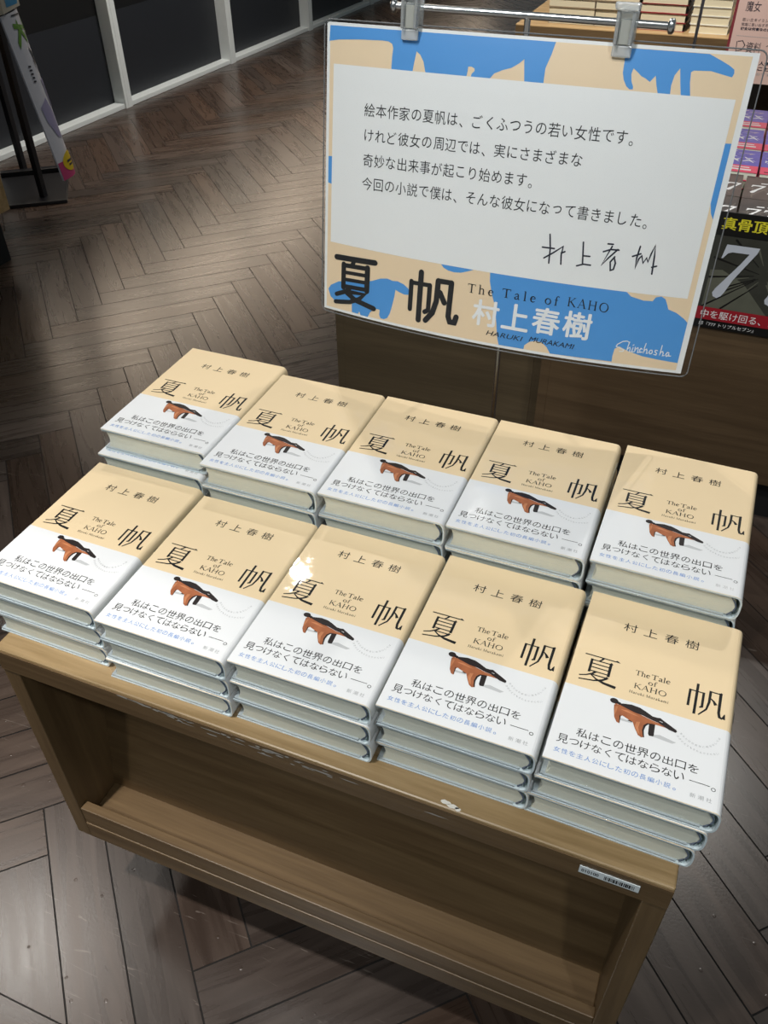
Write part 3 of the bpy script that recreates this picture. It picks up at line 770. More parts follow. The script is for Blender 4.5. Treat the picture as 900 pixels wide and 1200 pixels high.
FRONT = {1: (-0.2806, 0.0044, -0.0069), 2: (-0.1374, -0.0035, 0.0011), 3: (0, 0, 0.0011), 4: (0.1388, 0.0043, 0.0002), 5: (0.2792, 0.0063, -0.0066)}
BACK = {1: (-0.2825, 0.2166, -0.0027), 2: (-0.1439, 0.2000, 0.0010), 3: (-0.0060, 0.2012, 0.0023), 4: (0.1313, 0.2014, 0.0013), 5: (0.2713, 0.2038, -0.0082)}
proto = make_book(); used = [False]


def copy_thing(o):
    r = o.copy(); COL.objects.link(r)
    for ch_ in list(o.children):
        c = ch_.copy(); COL.objects.link(c); c.parent = r
        for g_ in list(ch_.children):
            d = g_.copy(); COL.objects.link(d); d.parent = c
    return r


rb = random.Random(5)
WHERE = {1: 'leftmost', 2: 'second from left', 3: 'middle', 4: 'second from right', 5: 'rightmost'}
for row, spots, n, t in (('front', FRONT, 3, 0.0809 / 3), ('back', BACK, 4, (0.0809 + 0.0341) / 4)):
    for k, (x, y, a) in spots.items():
        for lv in range(n):
            if not used[0]: o = proto; used[0] = True
            else: o = copy_thing(proto)
            topmost = lv == n - 1
            dx = dy = da = 0
            if not topmost: dx, dy, da = rb.uniform(-.0016, .0012), rb.uniform(-.0015, .0012), rb.uniform(-.006, .006)
            if row == 'back' and k == 1 and lv == n - 2: dx, dy = -0.004, -0.010
            if row == 'front' and k == 5 and not topmost: dx = -0.003 * (n - 1 - lv) 
            o.location = (x + dx, y + dy, TOPZ + lv * t); o.rotation_euler = (0, 0, a + da)
            o.scale = (1, 1, (t - 0.0004) / BT)
            if topmost: lb = 'cream and white hardcover on top of the %s %s-row stack' % (WHERE[k], row)
            else:
                ordn = ['', 'second', 'third', 'fourth'][n - 1 - lv]
                if lv == 0: lb = 'wrapped hardcover at the bottom of the %s %s-row stack' % (WHERE[k], row)
                else: lb = 'wrapped hardcover %s from the top of the %s %s-row stack' % (ordn, WHERE[k], row)
            tag(o, lb, 'book', 'shrink-wrapped hardcovers stacked on the oak cart')

# ------------------------------------------------------------------ the big sign behind the books
SC = Vector((0.029, 0.380, 0.249 + FZ)); EX = Vector((0.9999, -0.013, 0.0025)); EY = Vector((-0.0005, 0.1551, 0.9879)); EN = Vector((-0.0132, -0.9878, 0.1551))
M['s_white'] = plain('sign_paper', (0.80, 0.82, 0.82), 0.5, noise=0.01)
M['s_tan'] = plain('sign_peach', (0.80, 0.635, 0.43), 0.5, noise=0.015)
M['s_blue'] = plain('sign_blue', (0.075, 0.30, 0.69), 0.5, noise=0.02)
M['s_ink'] = plain('sign_ink', (0.012, 0.012, 0.014), 0.5)
M['s_navy'] = plain('signature_ink', (0.012, 0.014, 0.030), 0.5)
M['s_wlet'] = plain('sign_white_letters', (0.80, 0.83, 0.85), 0.5, noise=0.01)


def bulge(x, y):
    return 25.5 * max(0.0, 1 - (x / 211.0) ** 2) * (1 - math.exp(-max(0.0, 152.0 - y) / 105.0))


def un(p):
    """measured on the flat plane -> position on the bowed sheet (mm)"""
    x, y = p
    xx, yy = x, y
    for _ in range(3):
        b = bulge(xx, yy); xx = x + b * (227.5 - x) / 906.0; yy = y + b * (187.4 - y) / 906.0
    return (xx, yy)


sa = Art()
WHITE, TAN, BLUE, INK, NAVY, WLET = range(6)
sa.rect(-210.5, 210.0, -150.5, 150.0, WHITE, 0.0)
sa.rect(-207.0, 204.5, -147.5, 147.0, TAN, 0.25)
u = lambda L: [un(p) for p in L]
# blue top field: from the left edge to the leg at x = 28
sa.poly(u([(-207, 147), (-207.8, 132.8), (-197.1, 134.6), (-172.2, 136.2), (-149.0, 136.8), (-141.7, 136.4), (-137.8, 134.5), (-136.5, 130.9), (-137.2, 123.1), (-137.6, 109),
           (-114.6, 109), (-112.8, 120.4), (-111.1, 129.7), (-106.9, 127.0), (-103.0, 121.1), (-99.6, 109), (-57.4, 108), (-55.9, 115.8), (-55.6, 120.2), (-52.3, 120.4), (-49.0, 118.9), (-48.8, 116.8), (-51.6, 114.0), (-52.9, 108),
           (-35.4, 108), (-28.4, 116.2), (-20.1, 119.8), (-11.7, 122.3), (-4.9, 126.5), (-0.1, 130.6), (2.9, 108), (21.5, 108), (21.6, 124.4), (25.8, 136.7), (28.4, 147.0)]), BLUE, 0.5)
sa.poly(u([(92.5, 146.6), (94.7, 136.8), (94.9, 126.3), (96.8, 120.5), (100.2, 115.3), (103.7, 112.9), (106.6, 113.2), (106.6, 115.3), (104.1, 119.9), (102.9, 125.7), (104.0, 130.5), (109.1, 127.1), (112.3, 124.6), (116.5, 123.0), (120.9, 120.5), (123.3, 123.8), (125.1, 126.0), (127.3, 118.2), (131.2, 108),
           (141.3, 108), (140.4, 119.2), (141.7, 127.5), (145.3, 133.6), (147.9, 122.2), (151.6, 108), (160, 108), (156.4, 122.8), (155.4, 131.1), (157.6, 132.6), (172.3, 133.3), (182.6, 131.3), (191.3, 129.7), (192.4, 133.0), (191.7, 135.9), (186.8, 138.9), (178.6, 142.4), (168, 146.6)]), BLUE, 0.5)
sa.poly([(-207, 21.5), (-201, 21.9), (-201, -7.3), (-207, -6.3)], BLUE, 0.5)
sa.poly([(197, 75.5), (204.5, 76.0), (204.5, 8), (201.4, 13.3), (197, 30)], BLUE, 0.5)
sa.poly(u([(-205.3, -126.8), (-202.0, -121.7), (-192.0, -116.0), (-175.4, -113.3), (-149.3, -108.7), (-138.8, -104.3), (-130.3, -102.9), (-123.8, -104.5), (-117.4, -104.0), (-109.9, -106.2), (-104.4, -109.9), (-98.6, -116.9), (-108.1, -118.1), (-114.6, -116.3), (-119.4, -114.3), (-120.2, -121.9), (-122.5, -133.5), (-124.8, -143.2), (-127.7, -149.3), (-132.0, -151.7), (-136.4, -151.4), (-138.3, -147.6), (-138.0, -141.3), (-144.6, -141.0), (-150.3, -146.6), (-152.9, -152.6), (-162.5, -152.0), (-164.0, -147.9), (-165.7, -151.0), (-173.8, -150.4), (-174.2, -138.2), (-197.1, -139.4), (-202.2, -135.6)]), BLUE, 0.5)
sa.poly(u([(-68.5, -74), (-66.7, -76.7), (-63.4, -80.0), (-58.1, -82.2), (-51.0, -83.2), (-43.1, -82.5), (-35.4, -79.8), (-29.3, -77.3), (-25, -74)]), BLUE, 0.5)
bb_ = u([(-9.9, -74), (-8.8, -86.7), (-5.5, -98.4), (0.1, -113.1), (4.0, -131.5), (6.8, -147.1), (9.7, -157.0), (38.8, -156.0), (39.2, -151.4), (44.3, -146.6), (50.2, -144.2), (58.1, -144.6), (64.1, -148.6), (67.0, -152.4), (69.0, -155.4), (137.0, -151.4), (136.7, -144.7), (137.5, -136.7), (141.6, -133.1), (152.3, -136.7), (167.4, -139.3), (184.9, -139.9), (204.4, -139.7), (204.4, -95.5), (199.6, -91.8), (191.6, -87.4), (182.8, -85.1), (180.1, -79.2), (177.9, -75.2), (173.3, -73.1), (168.1, -74.9), (165.7, -79.3), (156.6, -80.3), (143.5, -78.1), (136.5, -73.0), (130, -71)])
sa.poly([(x, max(y, -147.4)) for x, y in bb_], BLUE, 0.5)
sa.rect(-202.3, 199.0, -70.5, 112.3, WHITE, 0.75)


def stext(txt, x0, x1, y0, y1, mi, off=0.0, shear=0.0, mono=0.0, lift=1.0):
    """characters set on an even pitch, each bent onto the sheet"""
    a = Art()
    if mono:
        n = len(txt); p = (x1 - x0) / n if mono == 1 else mono
        for i, c in enumerate(txt):
            v, f, bb = text2d(c, off, shear)
            k = (y1 - y0) / 0.94; kx = p / 1.03
            cx = x0 + p * (i + 0.5); 
            if c in '、。': q = [(x0 + p * i + 0.8 + (a_ - bb[0]) * kx, y0 + (b_ - bb[2]) * k * 1.0 - 0.4) for a_, b_ in v]
            else: q = [(cx + (a_ - (bb[0] + bb[1]) / 2) * kx, (y0 + y1) / 2 + (b_ - (bb[2] + bb[3]) / 2) * k) for a_, b_ in v]
            a.mesh(q, f, mi, lift)
    else: put_text(a, txt, x0, x1, y0, y1, mi, lift, off, shear)
    a.v = [un(p) for p in a.v]
    sa.mesh(a.v, a.f, mi, lift)


LT = 0.0
stext('絵本作家の夏帆は、ごくふつうの若い女性です。', -166.5, 124.5, 65.0, 78.2, INK, LT, mono=1)
stext('けれど彼女の周辺では、実にさまざまな', -166.3, 71.8, 40.2, 53.4, INK, LT, mono=1)
stext('奇妙な出来事が起こり始めます。', -166.2, 32.0, 15.2, 28.6, INK, LT, mono=1)
stext('今回の小説で僕は、そんな彼女になって書きました。', -166.4, 153.0, -9.2, 4.4, INK, LT, mono=1)
for i, c in enumerate('村上春樹'): stext(c, -24.2 + i * 34.4, -24.2 + i * 34.4 + 29.6, -137.4 + i * 1.5, -108.6 + i * 1.5, WLET, 0.0, lift=1.0)
for i, c in enumerate('村上春樹'):
    for q_, (dx, dy) in enumerate(((.7, 0), (-.7, 0), (0, .6), (0, -.6), (.5, .5), (-.5, -.5))): stext(c, -24.2 + i * 34.4 + dx, -24.2 + i * 34.4 + 29.6 + dx, -137.4 + i * 1.5 + dy, -108.6 + i * 1.5 + dy, WLET, 0.0, lift=1.06 + q_ * 0.06)
ta = Art(); put_serif(ta, 'The', -33.3, -3, -102.6, 9.8, INK, 1.2, track=.30, boost=1.1); put_serif(ta, 'Tale', 6.5, 45, -101.6, 9.8, INK, 1.2, track=.30, boost=1.1)
put_serif(ta, 'of', 54.5, 69.5, -101.0, 9.8, INK, 1.2, track=.25, boost=1.1); put_serif(ta, 'KAHO', 79, 123.5, -99.2, 9.8, INK, 1.2, track=.16, boost=1.0)
sa.mesh([un(p) for p in ta.v], ta.f, INK, 1.2)
v_, f_, b_ = text2d('HARUKI MURAKAMI', 0.0, 0.25)
stext('HARUKI', -6.4, 36.5, -147.6, -142.0, INK, 0.0, 0.25, lift=1.3); stext('MURAKAMI', 43.5, 94.6, -145.8, -140.0, INK, 0.0, 0.25, lift=1.3)
ga = Art()
put_glyph(ga, XIAB, -197.5, -143.5, -138.5, -83.5, INK, 1.4, True, bold=1.12); put_glyph(ga, FANB, -104.5, -44.0, -142.0, -88.0, INK, 1.4, True, bold=1.12)
SIG = [[(49.7, -27.7), (52.1, -42.0), (52.7, -57.2)], [(43.6, -41.7), (56.3, -41.4)], [(46.8, -52.6), (55.9, -45.8), (65.3, -37.9), (64.5, -46.7), (65.6, -56.4)], [(64.2, -45.0), (67.9, -42.9)], [(85.3, -30.7), (88.1, -52.9)], [(87.5, -44.3), (94.2, -44.0)], [(82.3, -55.5), (89.1, -52.8), (96.4, -52.7)], [(110.3, -28.8), (115.6, -28.5)], [(107.0, -37.2), (113.9, -34.0), (122.3, -33.4)], [(114.9, -30.7), (107.4, -51.1), (113.3, -42.6), (121.1, -33.0)], [(119.4, -40.6), (115.8, -46.5), (117.4, -54.9), (120.3, -53.4), (121.2, -46.8), (118.8, -41.2)], [(136.8, -37.6), (144.4, -33.8)], [(142.5, -26.7), (141.2, -38.4), (141.6, -49.0), (143.4, -39.2), (145.8, -35.6), (148.3, -42.7), (150.9, -37.0), (152.8, -40.9), (154.5, -32.3), (156.8, -23.6), (158.1, -34.9), (159.1, -52.1)], [(157.7, -45.5), (162.1, -43.7)]]
for s in SIG: ga.stroke(s, 1.65, NAVY, 1.1, True)
SHIN = [[(151.7, -126.9), (148.9, -125.7), (144.5, -127.0), (139.6, -131.1), (138.7, -133.6), (142.7, -134.6), (147.0, -135.9), (146.7, -137.8), (143.1, -138.4)], [(151.6, -126.3), (150.8, -131.6), (150.2, -137.1), (151.3, -133.4), (153.1, -132.0), (153.6, -134.0), (153.3, -137.1), (154.9, -136.5)], [(156.3, -131.6), (155.8, -135.0), (156.1, -136.7), (157.6, -136.0)], [(155.8, -129.3), (156.6, -128.4)], [(158.5, -130.7), (158.4, -136.3), (159.7, -132.1), (161.4, -130.7), (161.9, -133.2), (161.8, -136.3), (163.3, -135.5)], [(165.9, -131.6), (164.5, -130.8), (163.5, -132.9), (164.3, -135.5), (166.5, -134.7)], [(168.7, -124.5), (167.9, -129.9), (167.7, -135.9), (168.7, -131.7), (170.4, -130.7), (171.1, -132.7), (171.0, -135.5), (172.4, -134.6)], [(176.1, -130.7), (174.4, -131.0), (173.4, -133.4), (174.7, -135.2), (176.4, -134.3), (176.7, -132.3), (175.9, -130.7)], [(181.6, -130.2), (179.6, -130.0), (179.2, -131.8), (181.4, -133.4), (180.9, -135.2), (178.8, -135.0)], [(185.2, -123.7), (184.9, -129.8), (184.4, -135.3), (185.4, -131.0), (187.1, -130.1), (187.9, -131.9), (187.6, -134.8), (189.4, -134.1)], [(193.5, -130.3), (191.8, -130.2), (190.7, -132.7), (191.6, -134.7), (193.0, -133.8), (193.6, -130.8), (194.2, -133.9), (196.0, -133.4)]]
for s in SHIN: ga.stroke(s, 0.95, WLET, 1.1, True)
n0 = len(sa.v); sa.v += [un(p) for p in ga.v]
for f, mi, l in zip(ga.f, ga.mi, ga.l): sa.f.append([n0 + i for i in f]); sa.mi.append(mi); sa.l.append(l)


def bent_mesh(name, ar, mats, parent, back=0.0):
    """2-D artwork cut into narrow strips and bowed with the sheet"""
    bm = bmesh.new(); lay = bm.faces.layers.float.new('lift')
    for f, mi, l in zip(ar.f, ar.mi, ar.l):
        try: fc = bm.faces.new([bm.verts.new((ar.v[i][0], ar.v[i][1], 0)) for i in f])
        except ValueError: continue
        if fc.calc_area() < 1e-7: bm.faces.remove(fc); continue
        fc.material_index = mi; fc[lay] = l
    bm.normal_update()
    bmesh.ops.triangulate(bm, faces=[f for f in bm.faces if len(f.verts) > 4])
    for k in range(-20, 22): bmesh.ops.bisect_plane(bm, geom=bm.verts[:] + bm.edges[:] + bm.faces[:], plane_co=(k * 10.5, 0, 0), plane_no=(1, 0, 0))
    for k in range(-7, 8): bmesh.ops.bisect_plane(bm, geom=bm.verts[:] + bm.edges[:] + bm.faces[:], plane_co=(0, k * 20.0, 0), plane_no=(0, 1, 0))
    bmesh.ops.triangulate(bm, faces=[f for f in bm.faces if len(f.verts) > 4])
    for f in bm.faces:
        if f.normal.z < 0: f.normal_flip()
    done = set()
    for f in bm.faces:
        for v in f.verts:
            if v in done: continue
            done.add(v)
            b = bulge(v.co.x, v.co.y) + f[lay] * 0.35 + back
            p = SC + (EX * v.co.x + EY * v.co.y + EN * b) / 1000
            v.co = p
    me = bpy.data.meshes.new(name); bm.to_mesh(me); bm.free()
    for m_ in mats: me.materials.append(m_)
    o = bpy.data.objects.new(name, me); COL.objects.link(o); o.parent = parent
    return o


sign = empty('announcement_sign', (0, 0, 0))
tag(sign, 'large white, peach and blue announcement sign in a clear sleeve hanging behind the books', 'sign')
bent_mesh('printed_sheet', sa, [M['s_white'], M['s_tan'], M['s_blue'], M['s_ink'], M['s_navy'], M['s_wlet']], sign)
# clear sleeve around the sheet, with rounded lower corners
def rrect(x0, x1, y0, y1, r):
    P = []
    for cx, cy, a0 in ((x1 - r, y1 - r, 0), (x0 + r, y1 - r, 90), (x0 + r, y0 + r, 180), (x1 - r, y0 + r, 270)):
        for k in range(5): t = math.radians(a0 + k * 22.5); P.append((cx + r * math.cos(t), cy + r * math.sin(t)))
    return P
sl = Art(); sl.poly(rrect(-212.5, 216.0, -153.0, 152.0, 7), 0, 4.4)
M['sleeve'] = film_mat('clear_sleeve', 0.04, 0.12, 0.03, flat=True)
sleeve = bent_mesh('clear_sleeve', sl, [M['sleeve']], sign); sleeve['label'] = 'clear plastic sleeve over the sheet'
# sealed rim of the sleeve
rim = MB(); P = rrect(-213.0, 216.5, -153.5, 152.5, 7); pts = []
for i in range(len(P)):
    a, b = Vector(P[i]), Vector(P[(i + 1) % len(P)]); n = max(1, int((b - a).length / 15))
    for k in range(n): q = a.lerp(b, k / n); pts.append(SC + (EX * q.x + EY * q.y + EN * (bulge(q.x, q.y) + 1.0)) / 1000)
rim.tube(pts + [pts[0]], 0.0007, 6, caps=False)
rim.build('sleeve_rim', plain('milky_plastic', (0.15, 0.155, 0.16), 0.5, spec=0.2), sign)


def signpt(x, y, n=0): return SC + (EX * x + EY * y + EN * n) / 1000


# stand: floor base, pole, cross bar with end caps
st = empty('sign_stand', (0.016, 0.452, 0)); O = Vector((0.016, 0.452, 0))
tag(st, 'slim steel stand with pole and crossbar behind the cart, holding the big sign', 'stand')
mb = MB(); mb.tube([(0, 0.02, 0), (0, 0.02, 0.008), (0, 0.02, 0.012)], [0.12, 0.12, 0.112], 40); mb.build('base_plate', M['darksteel'], st)
BARZ = FZ + 0.4035
mb = MB(); mb.tube([(0, 0, 0.010), (0, 0, BARZ)], 0.0032, 14); mb.build('pole', M['steel'], st)
mb = MB(); mb.tube([(-0.139, 0, BARZ + 0.003), (0.136, 0, BARZ + 0.001)], 0.0036, 14); mb.build('crossbar', M['steel'], st)
for sx in (-1, 1):
    x = -0.139 if sx < 0 else 0.136; zc = BARZ + (0.003 if sx < 0 else 0.001)
    mb = MB(); mb.tube([(x - 0.0005 * sx, 0, zc), (x + 0.001 * sx, 0, zc), (x + 0.0045 * sx, 0, zc), (x + 0.006 * sx, 0, zc)], [0.0042, 0.0068, 0.0068, 0.0045], 14)
    mb.build('end_cap', M['steel'], st)

# two clear clips
M['clear'] = film_mat('clear_plastic', 0.16, 0.10, 0.3, (0.95, 0.97, 0.97), hilite=0.26)  # white diffuse share stands for highlights on the clear plastic
M['hiclip'] = film_mat('highlight_plastic', 0.15, 0.15, 0.1, (0.95, 0.97, 0.97), hilite=0.42)  # same clear plastic with more highlight put into its colour


def lbox(mb, c, x0, x1, y0, y1, n0, n1, taper=0.0, mi=0):
    """box in sign axes about (cx, cy), mm"""
    v = []
    for n in (n0, n1):
        for y, k in ((y0, 1.0), (y1, 1.0 + taper)):
            for x in (x0, x1):
                p = signpt(c[0] + x * k, c[1] + y, n); v.append(p)
    mb.add(v, [(0, 2, 3, 1), (4, 5, 7, 6), (0, 1, 5, 4), (2, 6, 7, 3), (0, 4, 6, 2), (1, 3, 7, 5)], mi)


def clip(c, label):
    t = empty('plastic_clip'); tag(t, label, 'clip', 'clear clips on the sign crossbar')
    mb = MB(); lbox(mb, c, -9, 9, -1, 9, 3.5, 6.5)
    o = mb.build('jaw_pad', M['hiclip'], t, bevel=0.0016)
    mb = MB(); lbox(mb, c, -8.5, 8.5, 9.2, 36, 4.0, 6.0, 0.08)
    for s in (-1, 1): lbox(mb, c, 6.6 * s - 1.5, 6.6 * s + 1.5, 9.2, 36, 5.9, 11.5, 0.08)
    mb.build('front_lever', M['clear'], t, bevel=0.0008)
    mb = MB(); lbox(mb, c, -10.5, 10.5, 36.2, 43, 2.5, 14, 0.1)
    mb.build('thumb_grip', M['hiclip'], t, bevel=0.002)
    mb = MB(); lbox(mb, c, -8, 8, -3, 40, -9.5, -6.5, 0.08); lbox(mb, c, -8, 8, -3, 3, -6.5, -4.5)
    mb.build('back_lever', M['clear'], t, bevel=0.0008)
    mb = MB(); lbox(mb, c, -5, 5, 9.6, 29.5, 6.2, 7.4)
    mb.build('spring_plate', plain('spring_metal', (0.36, 0.37, 0.34), 0.4), t, bevel=0.0004)


clip((-117.5, 140.0), 'clear plastic clip on the left end of the crossbar, gripping the big sign')
clip((91.0, 139.5), 'clear plastic clip on the right end of the crossbar, gripping the big sign')

# ------------------------------------------------------------------ fixtures behind
def cabinet(name, x0, x1, yf, yb, z0, z1, label, mface, mtop, cat='display table', open_front=False):
    t = empty(name); tag(t, label, cat)
    mb = MB(); mb.box(x0, x1, yf, yb, z1 - 0.031, z1); mb.build('top_board', mtop, t, bevel=0.0015)
    for x in (x0, x1 - 0.02):
        mb = MB(); mb.box(x, x + 0.02, yf + 0.001, yb, z0, z1 - 0.031); mb.build('side_panel', mface, t, bevel=0.001)
    mb = MB()
    if open_front: mb.box(x0 + 0.02, x1 - 0.02, yf + 0.40, yf + 0.415, z0 + 0.03, z1 - 0.031); mb.build('back_panel', M['dkoak'], t)
    else: mb.box(x0 + 0.02, x1 - 0.02, yf, yf + 0.015, z0, z1 - 0.031); mb.build('front_panel', mface, t)
    mb = MB(); mb.box(x0 + 0.02, x1 - 0.02, yf + (0.0 if open_front else 0.016), yb, z0, z0 + 0.03); mb.build('bottom_board', mface, t)
    if not open_front:
        mb = MB(); mb.box(x0 + 0.02, x1 - 0.02, yb - 0.015, yb - 0.001, z0 + 0.03, z1 - 0.031); mb.build('back_panel', mface, t)
    mb = MB(); mb.box(x0 + 0.03, x1 - 0.03, yf + 0.03, yb - 0.03, 0, z0); mb.build('plinth', M['rubber'], t)
    return t


cabinet('display_table', -0.036, 0.86, 1.040, 1.955, 0.100, TOPZ, 'dark oak display table behind the big sign, with the black poster on its front', M['dkoak'], M['oak'])
cabinet('display_table', -0.520, -0.040, 1.085, 1.70, 0.060, TOPZ, 'plain dark oak table seen below the left half of the big sign', M['dkoak2'], M['dkoak2'])
far = cabinet('display_table', -0.640, 0.95, 2.980, 3.60, 0.163, FZ - 0.079, 'far light oak table with book stacks, seen above the big sign', M['oak'], M['lightoak'], open_front=True)
mb = MB(); mb.box(-0.6395, 0.9495, 2.9785, 2.9798, FZ - 0.165, FZ - 0.083); mb.build('front_apron', M['oak'], far)
cabinet('display_table', -2.75, -1.899, 0.95, 1.575, 0.163, TOPZ, 'corner of an orange brown wooden table at the left edge of the photo', M['lightoak'], M['lightoak'])


# black poster on the front edge of the dark table
def panel_art(name, label, cat, x0, y0, z0, w_, h_, art, mats, thick=0.003, group=None, ext=0.0):
    t = empty(name, (x0, y0, z0)); tag(t, label, cat, group)
    mb = MB(); mb.box(-ext, w_, 0, thick, 0, h_, 0); mb.build('card', mats[0], t)
    mb = MB()
    for f, mi, l in zip(art.f, art.mi, art.l): mb.add([(art.v[i][0] / 1000, -0.0002 - l / 1000, art.v[i][1] / 1000) for i in f], [list(range(len(f)))], mi)
    o = mb.build('printing', mats, t, fix=False)
    return t


M['blk'] = plain('poster_black', (0.008, 0.008, 0.008), 0.3, coat=0.3)
M['dgrey'] = plain('poster_grey', (0.034, 0.035, 0.028), 0.4, noise=0.35, scale=30, coat=0.3)
M['lgrey'] = plain('poster_olive_grey', (0.10, 0.103, 0.078), 0.4, noise=0.3, scale=25, coat=0.3)
M['silver'] = plain('poster_pale_grey', (0.46, 0.49, 0.55), 0.4)
M['yellow'] = plain('poster_yellow', (0.62, 0.56, 0.03), 0.4)
M['red'] = plain('poster_red', (0.30, 0.012, 0.022), 0.4)
M['pwhite'] = plain('poster_white', (0.75, 0.76, 0.77), 0.4)
pa = Art(); W7, H7 = 297, 212
pa.rect(-40, W7, 40, 172, 1, .1)
rp = random.Random(4)
pa.poly([(0, 40), (110, 40), (60, 92), (20, 112), (0, 110)], 2, .2); pa.poly([(130, 40), (297, 40), (297, 120), (170, 110), (95, 96)], 2, .2)
for k in range(26):                # tunnel lines running to a vanishing point
    a = rp.random() * 6.28; r0 = 10 + 20 * rp.random(); r1 = 60 + 130 * rp.random(); cx, cy = 92, 112
    p0 = (cx + r0 * math.cos(a), cy + r0 * math.sin(a) * .7); p1 = (cx + r1 * math.cos(a), cy + r1 * math.sin(a) * .7)
    cl = lambda p: (min(max(p[0], 0), W7), min(max(p[1], 40), 172))
    pa.stroke([cl(p0), cl(p1)], [1.0, 3.5], 0 if k % 3 else 2, .3)


def seven(ar, x, y, h, mi, l):
    """the italic numeral with a flared foot"""
    P = [(.22, 1.0), (1.12, 1.0), (1.08, .90), (.84, .62), (.62, .36), (.47, .10), (.40, .02), (.30, -.03), (.18, .0), (.14, .07), (.20, .16), (.42, .38), (.70, .66), (.88, .87), (.42, .87), (.30, .84), (.19, .74), (.15, .74)]
    ar.poly([(x + a * h * .62, y + b * h) for a, b in P], mi, l)


for i in range(3): seven(pa, 4 + i * 88, 62, 96, 3, .5)
pa.rect(-40, W7, 174, H7, 0, .2)
put_text(pa, '真骨頂、面', 0.5, 122, 183, 204, 4, .4, off=0.0); put_text(pa, '真骨頂、面', 1.3, 122.8, 183.4, 204.4, 4, .5, off=0.0); put_text(pa, '真骨頂、面', 2.0, 123.5, 183, 204, 4, .6, off=0.0)
pa.rect(-40, W7, 16, 40, 5, .4); put_text(pa, '中を駆け回る、ノンストップ', 2, 216, 20, 35, 6, .6, off=0.0)
put_text(pa, '郎『777 トリプルセブン』', 3, 98, 4.5, 12, 6, .6, off=0.0)
pp = panel_art('black_poster', 'black landscape poster with big pale numerals, on the front of the dark table', 'poster', 0.241, 1.0355, FZ - 0.180, W7 / 1000, H7 / 1000, pa, [M['blk'], M['dgrey'], M['lgrey'], M['silver'], M['yellow'], M['red'], M['pwhite']], ext=0.040)

# paperbacks lying on the dark table
M['pk'] = plain('paperback_pink', (0.80, 0.045, 0.14), 0.35, coat=0.6)
M['bl'] = plain('paperback_blue', (0.075, 0.085, 0.52), 0.35, noise=0.3, scale=60, coat=0.6)
M['lil'] = plain('paperback_lilac', (0.22, 0.24, 0.66), 0.4, coat=0.5)
M['crm'] = plain('paperback_cream', (0.74, 0.66, 0.48), 0.4, coat=0.5)
M['gry'] = plain('paperback_charcoal', (0.060, 0.052, 0.048), 0.35, noise=0.35, scale=45, coat=0.6)
M['gry2'] = plain('paperback_smoke', (0.15, 0.13, 0.115), 0.4, noise=0.3, scale=40, coat=0.5)


def paperback(name, w_, d_, t_, art, mats, page):
    b = empty(name)
    mb = MB(); mb.box(0, w_, 0, d_, t_ - 0.0006, t_); mb.box(0, w_, 0, d_, 0, 0.0006); mb.box(w_ - 0.0006, w_, 0, d_, 0.0006, t_ - 0.0006)
    for f, mi, l in zip(art.f, art.mi, art.l): mb.add([(art.v[i][0] / 1000, art.v[i][1] / 1000, t_ + 0.00012 + l * 0.00008) for i in f], [list(range(len(f)))], mi)
    mb.build('cover', mats, b, fix=False)
    mb = MB(); mb.box(0.001, w_ - 0.0008, 0.001, d_ - 0.001, 0.0006, t_ - 0.0006); mb.build('page_block', page, b)
    return b


blu = Art(); blu.rect(0, 105, 44, 148, 1, 1)
rp = random.Random(9)
for k in range(16):
    x, y = 8 + rp.random() * 88, 60 + rp.random() * 80; blu.stroke([(x, y), (x + rp.uniform(-18, 18), y + rp.uniform(-4, 10)), (x + rp.uniform(-24, 24), y + rp.uniform(-8, 8))], [3, 5, 2], rp.choice((2, 3, 4)), 2)
put_text(blu, 'ガール', 24, 92, 108, 136, 4, 3, off=0.03) if False else None
for k in range(3): blu.stroke([(12 + k * 30, 70), (24 + k * 30, 82), (34 + k * 30, 66)], [3, 6, 2], 4, 3)
blu.rect(0, 105, 0, 44, 0, 1); blu.stroke([(18, 27), (40, 30)], 6, 5, 3); blu.stroke([(52, 31), (88, 31)], 6, 4, 3); blu.stroke([(46, 17), (92, 16)], 8, 4, 3); blu.stroke([(8, 12), (34, 9)], [5, 2], 5, 3)
sev = Art(); sev.rect(0, 105, 0, 132, 0, 1)
for k in range(8): sev.stroke([(rp.random() * 105, rp.random() * 60), (rp.random() * 105, 60 + rp.random() * 70)], 2.5, 1, 2)
for i in range(3): seven(sev, 8 + i * 32, 34, 46, 2, 3)
sev.stroke([(30, 92), (44, 93)], 5, 2, 3); sev.stroke([(50, 93), (76, 94)], 5, 2, 3)
pb1 = paperback('paperback_book', 0.105, 0.146, 0.0165, blu, [M['pk'], M['bl'], M['lil'], M['crm'], M['pwhite'], M['ink']], M['pages'])
pb2 = paperback('paperback_book', 0.105, 0.130, 0.0150, sev, [M['gry'], M['gry2'], M['pwhite']], M['pages'])
ufirst = {1: True, 2: True}
NEAR = ['nearest', 'middle', 'farthest']; COLN = ['left', 'middle', 'right']; LEV = ['bottom', 'second', 'top']


def lay(src, key, x, y, z, rz, label, group):
    if ufirst[key]: o = src; ufirst[key] = False
    else: o = copy_thing(src)
    o.location = (x, y, z); o.rotation_euler = (0, 0, rz); tag(o, label, 'book', group)


